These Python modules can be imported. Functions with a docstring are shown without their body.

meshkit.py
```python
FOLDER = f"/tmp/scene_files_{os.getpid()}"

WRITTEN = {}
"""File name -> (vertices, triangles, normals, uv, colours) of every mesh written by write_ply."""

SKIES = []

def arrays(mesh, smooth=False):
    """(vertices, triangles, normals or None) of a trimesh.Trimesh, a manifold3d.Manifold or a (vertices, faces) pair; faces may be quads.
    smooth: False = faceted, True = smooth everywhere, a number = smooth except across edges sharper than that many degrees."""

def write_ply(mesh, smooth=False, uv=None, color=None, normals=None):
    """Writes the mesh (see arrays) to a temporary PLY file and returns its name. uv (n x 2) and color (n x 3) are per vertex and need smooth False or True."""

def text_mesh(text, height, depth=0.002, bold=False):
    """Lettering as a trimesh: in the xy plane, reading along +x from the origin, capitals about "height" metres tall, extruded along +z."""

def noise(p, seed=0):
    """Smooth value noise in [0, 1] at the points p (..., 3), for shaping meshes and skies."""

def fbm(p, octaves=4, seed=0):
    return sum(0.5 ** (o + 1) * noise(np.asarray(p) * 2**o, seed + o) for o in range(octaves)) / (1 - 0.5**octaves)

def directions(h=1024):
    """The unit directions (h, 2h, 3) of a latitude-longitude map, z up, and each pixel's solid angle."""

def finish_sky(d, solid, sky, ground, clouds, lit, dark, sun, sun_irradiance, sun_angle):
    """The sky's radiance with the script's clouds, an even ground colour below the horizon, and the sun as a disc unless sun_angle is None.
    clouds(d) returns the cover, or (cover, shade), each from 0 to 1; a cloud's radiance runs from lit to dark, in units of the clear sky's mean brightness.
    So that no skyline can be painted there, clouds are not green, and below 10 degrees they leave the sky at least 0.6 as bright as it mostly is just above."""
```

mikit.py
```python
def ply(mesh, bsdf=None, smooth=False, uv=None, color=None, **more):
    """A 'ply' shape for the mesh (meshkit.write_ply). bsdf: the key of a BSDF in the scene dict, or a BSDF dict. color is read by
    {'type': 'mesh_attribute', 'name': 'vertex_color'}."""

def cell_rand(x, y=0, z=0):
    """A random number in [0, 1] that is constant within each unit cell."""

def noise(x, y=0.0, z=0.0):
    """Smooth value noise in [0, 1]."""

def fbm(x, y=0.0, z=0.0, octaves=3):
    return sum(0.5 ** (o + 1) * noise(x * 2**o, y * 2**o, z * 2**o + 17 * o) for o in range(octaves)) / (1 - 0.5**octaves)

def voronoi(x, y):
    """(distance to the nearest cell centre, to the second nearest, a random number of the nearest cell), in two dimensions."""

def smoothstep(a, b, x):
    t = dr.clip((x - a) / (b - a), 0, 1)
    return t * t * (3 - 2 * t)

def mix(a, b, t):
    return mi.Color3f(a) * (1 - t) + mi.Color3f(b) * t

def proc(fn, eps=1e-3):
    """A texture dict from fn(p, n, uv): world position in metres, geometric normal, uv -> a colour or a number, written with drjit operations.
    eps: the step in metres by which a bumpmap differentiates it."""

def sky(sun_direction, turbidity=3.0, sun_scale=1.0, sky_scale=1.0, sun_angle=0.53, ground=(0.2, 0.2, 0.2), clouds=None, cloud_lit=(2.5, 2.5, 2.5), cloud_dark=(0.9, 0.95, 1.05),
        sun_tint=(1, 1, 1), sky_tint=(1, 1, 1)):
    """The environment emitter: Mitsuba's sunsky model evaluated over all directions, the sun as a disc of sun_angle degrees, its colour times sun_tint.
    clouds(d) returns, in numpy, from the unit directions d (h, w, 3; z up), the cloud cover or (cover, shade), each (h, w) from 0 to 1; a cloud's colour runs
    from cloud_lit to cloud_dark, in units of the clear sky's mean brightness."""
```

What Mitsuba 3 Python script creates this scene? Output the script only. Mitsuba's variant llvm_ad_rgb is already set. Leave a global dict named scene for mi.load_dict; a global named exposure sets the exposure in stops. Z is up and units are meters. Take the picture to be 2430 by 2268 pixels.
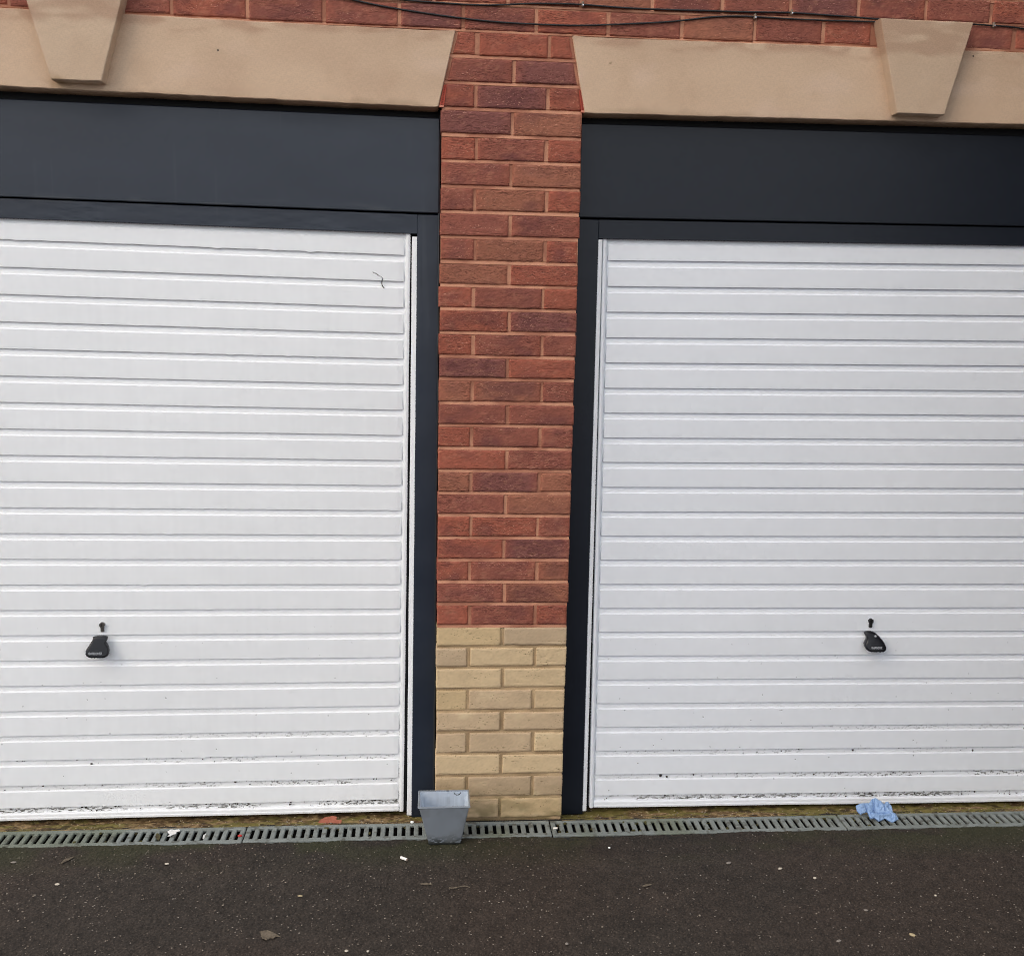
import math, random
import numpy as np
import trimesh
import manifold3d as m3
import shapely.geometry as sg
import drjit as dr
import mitsuba as mi
import mikit, meshkit
from mikit import proc, noise, fbm, voronoi, smoothstep, mix, cell_rand

# ------------------------------------------------------------------ camera, sky, exposure
T = mi.ScalarTransform4f
CAM = np.array([-0.24814, -3.23962, 1.70120])
FWD = np.array([0.081911, 0.983615, -0.160601])
UPV = np.array([-0.007694, 0.161761, 0.986800])
exposure = 2.77
scene, labels = {'type': 'scene'}, {}
scene['camera'] = {
    'type': 'perspective', 'fov': 53.703, 'fov_axis': 'x', 'near_clip': 0.05, 'far_clip': 1000.0,
    'to_world': T().look_at(origin=CAM.tolist(), target=(CAM + FWD).tolist(), up=UPV.tolist()),
    'film': {'type': 'hdrfilm', 'width': 1024, 'height': 955},
    'sampler': {'type': 'independent', 'sample_count': 128}}


def overcast(d):
    n = meshkit.fbm(np.stack([d[..., 0], d[..., 1], d[..., 2]], -1) * 2.2, 3, 5)
    return np.ones(d.shape[:2]), 0.30 * n


scene['sky'] = mikit.sky((-0.66, -0.52, 0.60), turbidity=4, sun_scale=0.16, sun_angle=34, sun_tint=(0.94, 0.99, 1.095), clouds=overcast,
                         cloud_lit=(2.33, 2.435, 2.61), cloud_dark=(1.21, 1.28, 1.425), ground=(0.06, 0.055, 0.05))

rng = np.random.default_rng(7)
random.seed(7)


# ------------------------------------------------------------------ helpers
def lin(r, g, b, s=1.0):
    c = np.array([r, g, b]) / 255.0
    c = np.where(c <= 0.04045, c / 12.92, ((c + 0.055) / 1.055) ** 2.4)
    return (c * s).tolist()


def rgb(c):
    return {'type': 'rgb', 'value': [float(v) for v in c]}


def numbered(key):
    if key not in scene and key not in taken:
        return key
    i = 1
    while f'{key}_{i:03d}' in scene or f'{key}_{i:03d}' in taken:
        i += 1
    return f'{key}_{i:03d}'


taken = set()


def thing(name, label, category, group=None):
    key = numbered(name)
    taken.add(key)
    labels[key] = {'label': label, 'category': category, 'kind': 'thing'}
    if group:
        labels[key]['group'] = group
    return key


def settle(mesh, lean=0.0):
    """The building has settled round the pier: heads and lintels rise a centimetre or two away from it and the jambs lean."""
    v = np.array(mesh.vertices)
    ax = np.abs(v[:, 0])
    rise = np.interp(v[:, 2], [0.0, 0.45, 0.85, 1.05, 1.5, 1.9, 2.33, 2.6], [-0.0075, -0.005, 0.0, 0.0035, 0.011, 0.0185, 0.0145, 0.0105])
    v[:, 2] += (rise * np.clip(ax - 0.30, -0.1, 1.5) / 1.3 - 0.5 * rise * 0.9) * np.clip((ax - 0.16) / 0.08, 0, 1)
    if lean:
        v[:, 0] += np.sign(v[:, 0]) * lean * (0.95 - v[:, 2]) / 0.95 * np.clip((ax - 0.222) / 0.07, 0, 1)
    mesh.vertices = v
    return mesh


def part(parent, name, mesh, bsdf, smooth=False, color=None, label=None, kind=None):
    if parent.startswith(('garage_door', 'door_frame')):
        mesh = settle(mesh, {'garage_door': 0.0075, 'garage_door_001': 0.0100, 'door_frame': 0.0040, 'door_frame_001': 0.0058}[parent.split('__')[0]])
    key = numbered(parent + '__' + name)
    scene[key] = mikit.ply(mesh, bsdf, smooth=smooth, color=color)
    if label or kind:
        labels[key] = {}
        if label:
            labels[key]['label'] = label
        if kind:
            labels[key]['kind'] = kind
    return key


def whole(name, mesh, bsdf, label, category, group=None, smooth=False, color=None):
    key = thing(name, label, category, group)
    scene[key] = mikit.ply(mesh, bsdf, smooth=smooth, color=color)
    return key


def structure(name, mesh, bsdf, label, smooth=False, kind='structure'):
    scene[name] = mikit.ply(mesh, bsdf, smooth=smooth)
    labels[name] = {'label': label, 'kind': kind}


def box(x0, x1, y0, y1, z0, z1):
    m = trimesh.creation.box((x1 - x0, y1 - y0, z1 - z0))
    m.apply_translation(((x0 + x1) / 2, (y0 + y1) / 2, (z0 + z1) / 2))
    return m


def rbox(x0, x1, y0, y1, z0, z1, r=0.002):
    """A box with chamfered edges."""
    pts = []
    for a, b, c in np.ndindex(2, 2, 2):
        p = np.array([(x0, x1)[a], (y0, y1)[b], (z0, z1)[c]])
        s = np.array([1 - 2 * a, 1 - 2 * b, 1 - 2 * c]) * r
        for k in range(3):
            q = p + s
            q[k] = p[k]
            pts.append(q)
    return trimesh.convex.convex_hull(np.array(pts))


def cat(ms):
    return trimesh.util.concatenate(ms)


def quads(nu, nv, off=0, flip=False):
    i, j = np.meshgrid(np.arange(nu - 1), np.arange(nv - 1), indexing='ij')
    a = off + i * nv + j
    q = np.stack([a, a + nv, a + nv + 1, a + 1], -1).reshape(-1, 4)
    if flip:
        q = q[:, ::-1]
    return np.vstack([q[:, [0, 1, 2]], q[:, [0, 2, 3]]])


def grid_mesh(P, flip=False):
    """A mesh from a grid of points (nu, nv, 3)."""
    nu, nv = P.shape[:2]
    return trimesh.Trimesh(P.reshape(-1, 3), quads(nu, nv, 0, flip), process=False)


def tube(points, radius, sides=8):
    p = np.asarray(points, float)
    t = np.gradient(p, axis=0)
    t /= np.linalg.norm(t, axis=1, keepdims=True) + 1e-12
    ref = np.array([0, 1.0, 0]) if abs(t[:, 1]).max() < 0.9 else np.array([0, 0, 1.0])
    a = np.cross(t, ref)
    a /= np.linalg.norm(a, axis=1, keepdims=True) + 1e-12
    b = np.cross(t, a)
    ang = np.arange(sides) * 2 * np.pi / sides
    R = np.broadcast_to(radius, (len(p),))[:, None, None]
    v = p[:, None] + R * (np.cos(ang)[None, :, None] * a[:, None] + np.sin(ang)[None, :, None] * b[:, None])
    n = len(p)
    f = []
    for i in range(n - 1):
        for j in range(sides):
            k = (j + 1) % sides
            f += [[i * sides + j, i * sides + k, (i + 1) * sides + k], [i * sides + j, (i + 1) * sides + k, (i + 1) * sides + j]]
    for j in range(1, sides - 1):
        f += [[0, j + 1, j], [(n - 1) * sides, (n - 1) * sides + j, (n - 1) * sides + j + 1]]
    m = trimesh.Trimesh(v.reshape(-1, 3), f, process=False)
    m.fix_normals()
    return m


def loft(loops, closed_ends=True):
    """Loops: (n, k, 3) rings joined one after another."""
    L = np.asarray(loops, float)
    n, k = L.shape[:2]
    f = []
    for i in range(n - 1):
        for j in range(k):
            q = (j + 1) % k
            f += [[i * k + j, i * k + q, (i + 1) * k + q], [i * k + j, (i + 1) * k + q, (i + 1) * k + j]]
    v = L.reshape(-1, 3)
    if closed_ends:
        v = np.vstack([v, L[0].mean(0), L[-1].mean(0)])
        for j in range(k):
            q = (j + 1) % k
            f += [[len(v) - 2, q, j], [len(v) - 1, (n - 1) * k + j, (n - 1) * k + q]]
    m = trimesh.Trimesh(v, f, process=False)
    m.fix_normals()
    return m


def spline(pts, n=80):
    from scipy.interpolate import CubicSpline
    p = np.asarray(pts, float)
    s = np.r_[0, np.cumsum(np.linalg.norm(np.diff(p, axis=0), axis=1))]
    return CubicSpline(s, p)(np.linspace(0, s[-1], n))


# ------------------------------------------------------------------ materials
def principled(color, rough=0.6, spec=0.4, **k):
    return {'type': 'principled', 'base_color': color if isinstance(color, dict) else rgb(color), 'roughness': rough, 'specular': spec, **k}


def bump(bsdf, fn, scale=1.0, eps=8e-4):
    return {'type': 'bumpmap', 'arbitrary': proc(fn, eps), 'scale': scale, 'bsdf': bsdf}


def two(b):
    return {'type': 'twosided', 'bsdf': b}


VC = {'type': 'mesh_attribute', 'name': 'vertex_color'}


def brick_relief(p, n, uv):
    drag = fbm(p.x * 130 + 3.0 * noise(p.x * 40, p.z * 50), p.y * 60 + 3.0, p.z * 340 + 3.5 * noise(p.x * 45, p.z * 60), 3)
    pit = smoothstep(0.62, 0.85, noise(p.x * 240, p.y * 90, p.z * 420))
    return 0.0032 * drag - 0.0014 * pit


def brick_crease(p, n, uv):
    drag = fbm(p.x * 130 + 3.0 * noise(p.x * 40, p.z * 50), p.y * 60 + 3.0, p.z * 340 + 3.5 * noise(p.x * 45, p.z * 60), 3)
    amount = 0.25 + 0.75 * smoothstep(0.35, 0.65, fbm(p.x * 9, p.y, p.z * 13, 2))
    return amount * (0.55 * smoothstep(0.50, 0.30, drag) + 0.35 * smoothstep(0.66, 0.82, noise(p.x * 190, p.y * 90, p.z * 260)))


def brick_speck(p, n, uv):
    s = smoothstep(0.84, 0.92, noise(p.x * 230 + 9, p.y * 120, p.z * 420 + 7)) * smoothstep(0.45, 0.7, noise(p.x * 14, p.y, p.z * 20 + 4))
    return s * 0.8


scene['brick_material'] = two({'type': 'blendbsdf', 'weight': proc(brick_speck),
                               'bsdf_0': {'type': 'blendbsdf', 'weight': proc(brick_crease),
                                          'bsdf_0': bump(principled(VC, 0.85, 0.25), brick_relief), 'bsdf_1': bump(principled(lin(88, 50, 42), 0.9, 0.2), brick_relief)},
                               'bsdf_1': bump(principled(lin(214, 164, 140), 0.8, 0.3), brick_relief)})


def mortar_color(p, n, uv):
    f = fbm(p.x * 12, p.y * 12, p.z * 12, 3)
    g = noise(p.x * 500, p.y * 500, p.z * 500)
    c = mix(lin(152, 101, 81), lin(186, 134, 108), smoothstep(0.3, 0.7, f))
    return c * (0.86 + 0.28 * g)


def sandy(p, n, uv):
    return 0.0007 * noise(p.x * 600, p.y * 600, p.z * 600) + 0.0012 * fbm(p.x * 150, p.y * 150, p.z * 150, 2)


scene['mortar_material'] = two(bump(principled(proc(mortar_color), 0.9, 0.2), sandy))


def plinth_mortar_color(p, n, uv):
    f = fbm(p.x * 14, p.y * 12, p.z * 14, 3)
    g = noise(p.x * 500, p.y * 500, p.z * 500)
    c = mix(lin(146, 122, 93), lin(180, 154, 120), smoothstep(0.25, 0.75, f))
    c = mix(c, mi.Color3f(lin(92, 84, 48)), 0.6 * smoothstep(0.16, 0.0, p.z) * smoothstep(0.3, 0.7, noise(p.x * 25, 0, p.z * 25)))
    return c * (0.86 + 0.28 * g)


scene['plinth_mortar_material'] = two(bump(principled(proc(plinth_mortar_color), 0.9, 0.2), sandy))


def plinth_relief(p, n, uv):
    a = fbm(p.x * 90, p.y * 60, p.z * 160, 3)
    pit = smoothstep(0.70, 0.88, noise(p.x * 170, p.y * 90, p.z * 230))
    return 0.0011 * a - 0.0016 * pit


def plinth_speck(p, n, uv):
    d = smoothstep(0.80, 0.9, noise(p.x * 200 + 4, p.y * 120, p.z * 260 + 7)) * smoothstep(0.5, 0.7, noise(p.x * 20, p.y, p.z * 26 + 4))
    return d * 0.75


scene['plinth_brick_material'] = two({'type': 'blendbsdf', 'weight': proc(plinth_speck),
                                      'bsdf_0': bump(principled(VC, 0.85, 0.25), plinth_relief),
                                      'bsdf_1': bump(principled(lin(112, 92, 62), 0.9, 0.2), plinth_relief)})


def stone_color(p, n, uv):
    big = fbm(p.x * 2.3, p.y * 3, p.z * 4.2, 3)
    mid = fbm(p.x * 18, p.y * 18, p.z * 10, 3)
    fine = noise(p.x * 420, p.y * 420, p.z * 420)
    c = mix(lin(187, 159, 134), lin(198, 171, 145), smoothstep(0.3, 0.7, big))
    c = mix(c, mi.Color3f(lin(206, 180, 160)), 0.4 * smoothstep(0.55, 0.75, fbm(p.x * 5 + 3, p.y, p.z * 7, 4)))
    c = mix(c, mi.Color3f(lin(160, 122, 100)), 0.5 * smoothstep(2.512, 2.541, p.z + 0.02 * noise(p.x * 18, 0, 3.0)) * smoothstep(0.3, 0.6, fbm(p.x * 12, 0, p.z * 30, 2)))
    c = mix(c, mi.Color3f(lin(140, 116, 92)), 0.35 * smoothstep(2.345, 2.325, p.z + 0.012 * noise(p.x * 30, 0, 5.0)) * smoothstep(0.4, 0.65, fbm(p.x * 9 + 2, 0, p.z * 30, 2)))
    c = mix(c, mi.Color3f(lin(170, 138, 110)), 0.16 * smoothstep(0.5, 0.8, mid))
    # a few weathered marks of their own: a bruise on the right lintel, damp browning at the left keystone's foot
    d1 = dr.sqrt(dr.square((p.x - 0.297) / 0.010) + dr.square((p.z - 2.463 - 0.5 * (p.x - 0.297)) / 0.006))
    c = mix(c, mi.Color3f(lin(118, 88, 62)), 0.55 * smoothstep(1.3, 0.5, d1 + 0.6 * noise(p.x * 200, 0, p.z * 200)))
    d2 = dr.sqrt(dr.square((p.x + 1.345) / 0.045) + dr.square((p.z - 2.345) / 0.022))
    c = mix(c, mi.Color3f(lin(150, 118, 82)), 0.6 * smoothstep(1.5, 0.3, d2 + 0.7 * noise(p.x * 60, 0, p.z * 60)))
    spot = dr.minimum(dr.square(p.x + 0.883) + dr.square(p.z - 2.454), dr.square(p.x - 1.451) + dr.square(p.z - 2.53))
    c = mix(c, mi.Color3f(0.02, 0.02, 0.02), smoothstep(0.000012, 0.000004, spot))
    return c * (0.90 + 0.20 * fine)


scene['stone_material'] = two(bump(principled(proc(stone_color), 0.88, 0.25), lambda p, n, uv: 0.0005 * noise(p.x * 500, p.y * 500, p.z * 500) + 0.0010 * fbm(p.x * 60, p.y * 60, p.z * 60, 2)))
scene['keystone_material'] = two(bump(principled(proc(lambda p, n, uv: stone_color(p, n, uv) * mi.Color3f(0.94, 0.965, 0.98)), 0.88, 0.25),
                                      lambda p, n, uv: 0.0005 * noise(p.x * 480, p.y * 500, p.z * 500 + 3) + 0.0012 * fbm(p.x * 70, p.y * 60, p.z * 60, 2)))


def fascia_color(p, n, uv):
    f = fbm(p.x * 3, p.y * 3, p.z * 9, 3)
    c = mix(lin(27, 34, 46), lin(33, 41, 54), f)
    dust = smoothstep(2.05, 2.012, p.z + 0.03 * noise(p.x * 14, 0, 3.0)) * smoothstep(2.008, 2.013, p.z) * smoothstep(0.35, 0.65, fbm(p.x * 6, 0, p.z * 30, 3))
    run = smoothstep(0.62, 0.80, fbm(p.x * 45, 0, p.z * 1.2, 3)) * smoothstep(0.4, 0.6, noise(p.x * 4, 0, p.z * 3))
    return mix(c, mi.Color3f(lin(84, 86, 88)), 0.45 * dust + 0.14 * run)


def fresh_color(p, n, uv):
    return mix(lin(17, 22, 31), lin(21, 26, 36), fbm(p.x * 3, p.y * 3, p.z * 9, 3))


scene['fresh_dark_paint'] = two(bump(principled(proc(fresh_color), 0.38, 0.35), lambda p, n, uv: 0.00022 * fbm(p.x * 18, p.y * 20, p.z * 22, 2)))
scene['dark_paint'] = two(bump(principled(proc(fascia_color), proc(lambda p, n, uv: 0.26 + 0.20 * fbm(p.x * 5, p.y, p.z * 11, 4)), 0.5), lambda p, n, uv: 0.00022 * fbm(p.x * 18, p.y * 20, p.z * 22, 2) + 0.00005 * noise(p.x * 300, p.y * 300, p.z * 300)))


def head_rough(p, n, uv):
    return 0.14 + 0.40 * fbm(p.x * 7, p.y, p.z * 30, 3)


scene['dark_gloss'] = two(bump(principled(proc(fascia_color), proc(head_rough), 0.5), lambda p, n, uv: 0.0009 * fbm(p.x * 22, p.y * 20, p.z * 60, 3)))
scene['gap_black'] = two(principled((0.012, 0.012, 0.013), 0.7, 0.3))
scene['dark_void'] = two(principled((0.01, 0.01, 0.01), 0.9, 0.1))
scene['sealant_material'] = two(bump(principled((0.022, 0.026, 0.031), 0.28, 0.5), lambda p, n, uv: 0.0015 * fbm(p.x * 60, p.y * 60, p.z * 25, 2)))


def grime(p):
    """Specks and streaks of dirt splashed on the lowest half metre, thickest in the bottom grooves."""
    low = smoothstep(0.52, 0.0, p.z)
    a = smoothstep(0.655 - 0.10 * low, 0.745 - 0.10 * low, fbm(p.x * 170, p.z * 7 + 5, p.z * 210, 2))
    b = smoothstep(0.35, 0.62, noise(p.x * 9, p.z * 3, p.z * 11 + 3)) * (0.25 + 0.75 * dr.maximum(smoothstep(-1.45, -0.75, p.x) * smoothstep(0.0, -0.2, p.x), smoothstep(0.3, 1.5, p.x)))
    foot = smoothstep(0.03, 0.005, p.z) * smoothstep(0.50, 0.62, fbm(p.x * 90 + 4, 0, p.z * 200, 2)) * smoothstep(0.3, 0.6, noise(p.x * 5 + 7, 0, 1.0))
    return a * b * low, foot


def speck(p):
    d, s, r = voronoi(p.x * 16, p.z * 16)
    return smoothstep(0.055, 0.03, d + 0.03 * noise(p.x * 300, 0, p.z * 300)) * smoothstep(0.70, 0.75, r) * smoothstep(0.9, 0.1, p.z)


def make_white(base, warm, streak):
    def color(p, n, uv):
        c = mix(base, warm, fbm(p.x * 2.2, p.y, p.z * 1.7 + 4, 3))
        c = c * (1.0 - 0.035 * streak * fbm(p.x * 70, p.y, p.z * 3, 2))
        return mix(c, mi.Color3f(0.05, 0.045, 0.04), 0.85 * speck(p))

    def groove(p, n, uv):
        a, foot = grime(p)
        c = color(p, n, uv)
        c = mix(c, mi.Color3f(0.38, 0.37, 0.34), 0.35 * smoothstep(0.6, 0.0, p.z) * fbm(p.x * 5, 0, p.z * 12, 2))
        c = mix(c, mi.Color3f(0.06, 0.055, 0.045), 0.9 * dr.maximum(a, foot))
        return c
    return color, groove


wl, gl_ = make_white(lin(233, 234, 235), lin(226, 227, 228), 1.0)
wr, gr_ = make_white(lin(226, 228, 232), lin(219, 222, 227), 0.3)
scene['white_gloss'] = two(bump(principled(proc(wl), proc(lambda p, n, uv: 0.24 + 0.22 * fbm(p.x * 4, p.y, p.z * 2.4 + 8, 3)), 0.5),
                                lambda p, n, uv: 0.00035 * fbm(p.x * 130, p.y * 40, p.z * 5, 2) + 0.0006 * fbm(p.x * 6, p.y, p.z * 14, 2)))
scene['white_gloss_groove'] = two(bump(principled(proc(gl_), 0.4, 0.5), lambda p, n, uv: 0.0003 * fbm(p.x * 60, p.y * 40, p.z * 60, 3)))
scene['white_satin'] = two(bump(principled(proc(wr), 0.40, 0.5), lambda p, n, uv: 0.00015 * fbm(p.x * 60, p.y * 40, p.z * 60, 2) + 0.00025 * fbm(p.x * 3, p.y, p.z * 9, 2)))
scene['white_satin_groove'] = two(bump(principled(proc(gr_), 0.45, 0.5), lambda p, n, uv: 0.0002 * fbm(p.x * 60, p.y * 40, p.z * 60, 3)))
scene['white_trim'] = two(principled(lin(228, 229, 231), 0.4, 0.5))
scene['black_plastic'] = two(principled((0.005, 0.005, 0.007), 0.22, 0.35))
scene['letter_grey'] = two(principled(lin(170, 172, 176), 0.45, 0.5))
scene['steel'] = two({'type': 'roughconductor', 'material': 'Cr', 'alpha': 0.22})
scene['worn_steel'] = two(principled(lin(112, 108, 104), 0.35, 0.5, metallic=0.85))
scene['dark_steel'] = two(principled((0.03, 0.03, 0.03), 0.35, 0.5, metallic=0.6))


def tarmac_color(p, n, uv):
    big = fbm(p.x * 1.7, p.y * 2.1, 3.0, 3)
    mid = fbm(p.x * 30, p.y * 30, 1.0, 2)
    d, s, r = voronoi(p.x * 165, p.y * 165)
    c = mix(lin(67, 57, 50), lin(61, 54, 48), smoothstep(0.35, 0.65, big))
    c = c * (0.48 + 0.36 * mid) * (0.78 + 0.44 * cell_rand(r * 977.0)) * (0.86 + 0.28 * noise(p.x * 420, p.y * 420, 2.0))
    chip = smoothstep(0.42, 0.2, d)
    c = mix(c, mi.Color3f(lin(112, 98, 88)), 0.22 * chip * smoothstep(0.6, 0.95, r))
    c = mix(c, mi.Color3f(lin(190, 180, 166)), 0.6 * chip * smoothstep(0.985, 0.995, r))
    c = mix(c, mi.Color3f(lin(20, 17, 15)), 0.4 * smoothstep(0.5, 0.8, d))
    # algae: olive band at the drain, stronger at the right; tone darker towards the drain
    edge = smoothstep(-0.34, -0.13, p.y)
    alg = edge * smoothstep(0.35, 0.7, fbm(p.x * 5, p.y * 9, 7.0, 3) + 0.16 * smoothstep(0.9, 1.8, p.x))
    c = mix(c, mi.Color3f(lin(56, 60, 34)), 0.55 * alg)
    return c * (1.0 - 0.25 * edge)


scene['tarmac_material'] = two(bump(principled(proc(tarmac_color), 0.82, 0.28), lambda p, n, uv: 0.0022 * fbm(p.x * 160, p.y * 160, p.z, 2), eps=1e-3))
scene['soil_material'] = two(principled((0.05, 0.045, 0.035), 0.9, 0.2))


def threshold_color(p, n, uv):
    f = fbm(p.x * 14, p.y * 26, 2.0, 4)
    m = fbm(p.x * 60, p.y * 80, 5.0, 4)
    c = mix(lin(78, 60, 40), lin(134, 112, 80), smoothstep(0.3, 0.75, m))
    c = mix(c, mi.Color3f(lin(98, 92, 46)), 0.75 * smoothstep(0.42, 0.62, f + 0.10 * smoothstep(0.6, 1.6, p.x)))
    c = mix(c, mi.Color3f(lin(48, 38, 26)), 0.8 * smoothstep(0.56, 0.72, fbm(p.x * 40 + 8, p.y * 60, 9.0, 3)))
    d, s, r = voronoi(p.x * 120, p.y * 120)
    c = mix(c, mi.Color3f(lin(196, 180, 150)), 0.8 * smoothstep(0.35, 0.2, d) * smoothstep(0.93, 0.96, r))
    return c


scene['threshold_material'] = two(bump(principled(proc(threshold_color), 0.9, 0.2), lambda p, n, uv: 0.004 * fbm(p.x * 120, p.y * 120, p.z, 3)))


def grate_color(p, n, uv):
    f = fbm(p.x * 25, p.y * 40, p.z * 20, 3)
    c = mix(lin(96, 101, 97), lin(128, 133, 130), f)
    c = mix(c, mi.Color3f(lin(92, 98, 74)), 0.5 * smoothstep(0.5, 0.75, noise(p.x * 7, p.y * 9, 2.0)))
    return mix(c, mi.Color3f(lin(60, 56, 46)), 0.6 * smoothstep(0.6, 0.8, fbm(p.x * 60, p.y * 60, 3.0, 2)))


scene['grate_material'] = two(bump(principled(proc(grate_color), 0.6, 0.35), lambda p, n, uv: 0.0009 * fbm(p.x * 200, p.y * 200, p.z * 200, 2)))
scene['silt_material'] = two(principled(proc(lambda p, n, uv: mix(lin(44, 38, 28), lin(82, 80, 48), noise(p.x * 60, p.y * 60, 2.0))), 0.95, 0.1))
scene['trough_material'] = two(principled((0.02, 0.019, 0.017), 0.85, 0.2))


def pot_color(p, n, uv):
    f = fbm(p.x * 20, p.y * 20, p.z * 9, 3)
    c = mix(lin(144, 152, 161), lin(160, 168, 178), f)
    low = smoothstep(0.035, -0.01, p.z + 0.018 * noise(p.x * 70, p.y * 70, p.z * 50))
    c = mix(c, mi.Color3f(lin(40, 40, 32)), 0.95 * low * smoothstep(0.30, 0.5, fbm(p.x * 120, p.y * 120, p.z * 160, 2)))
    c = mix(c, mi.Color3f(lin(120, 122, 120)), 0.35 * smoothstep(0.45, 0.75, fbm(p.x * 24, p.y * 24, p.z * 16 + 3, 4)))
    # a run of dirt down the inner back wall
    run = smoothstep(0.006, 0.002, dr.abs(p.x + 0.176 + 0.012 * (noise(p.z * 60, 0, 4.0) - 0.5))) * smoothstep(-0.10, -0.085, p.y) * smoothstep(0.05, 0.07, p.z) * smoothstep(0.35, 0.6, noise(p.x * 80, 0, p.z * 70))
    return mix(c, mi.Color3f(lin(70, 74, 80)), 0.8 * run)


scene['pot_material'] = two(bump(principled(proc(pot_color), 0.40, 0.5, metallic=0.5), lambda p, n, uv: 0.0004 * fbm(p.x * 120, p.y * 120, p.z * 14, 2)))
scene['pot_sky_lit_material'] = two(principled(proc(lambda p, n, uv: mix(pot_color(p, n, uv), mi.Color3f(lin(214, 224, 236)), 0.6) * (0.92 + 0.16 * noise(p.x * 240, p.y * 240, p.z * 12))), 0.36, 0.5, metallic=0.3))  # paler than the body: sky light on the inside put into the colour
scene['pot_foot_material'] = two(principled((0.02, 0.022, 0.02), 0.6, 0.3))
scene['cable_material'] = two(principled((0.012, 0.012, 0.013), 0.45, 0.45))
scene['clip_material'] = two(principled(lin(120, 105, 92), 0.7, 0.3))
scene['vent_material'] = two(principled(lin(170, 70, 52), 0.6, 0.35))
scene['vent_pale_material'] = two(principled(lin(205, 130, 108), 0.6, 0.35))
scene['glove_material'] = two(bump(principled(proc(lambda p, n, uv: mix(lin(106, 136, 178), lin(146, 172, 206), fbm(p.x * 50, p.y * 50, p.z * 50, 3))), 0.55, 0.35, sheen=0.2),
                                   lambda p, n, uv: 0.0016 * fbm(p.x * 190, p.y * 190, p.z * 190, 3)))
scene['pale_stone'] = two(principled(lin(186, 176, 160), 0.8, 0.3))
scene['grey_stone'] = two(principled(lin(132, 124, 116), 0.8, 0.3))
scene['cream_stone'] = two(principled(lin(178, 162, 128), 0.8, 0.3))
scene['white_stone'] = two(principled(lin(246, 246, 242), 0.6, 0.4))
scene['grit_material'] = two(principled(proc(lambda p, n, uv: mix(lin(84, 74, 65), lin(150, 138, 124), cell_rand(dr.floor(p.x * 90), dr.floor(p.y * 90)))), 0.85, 0.25))
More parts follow.
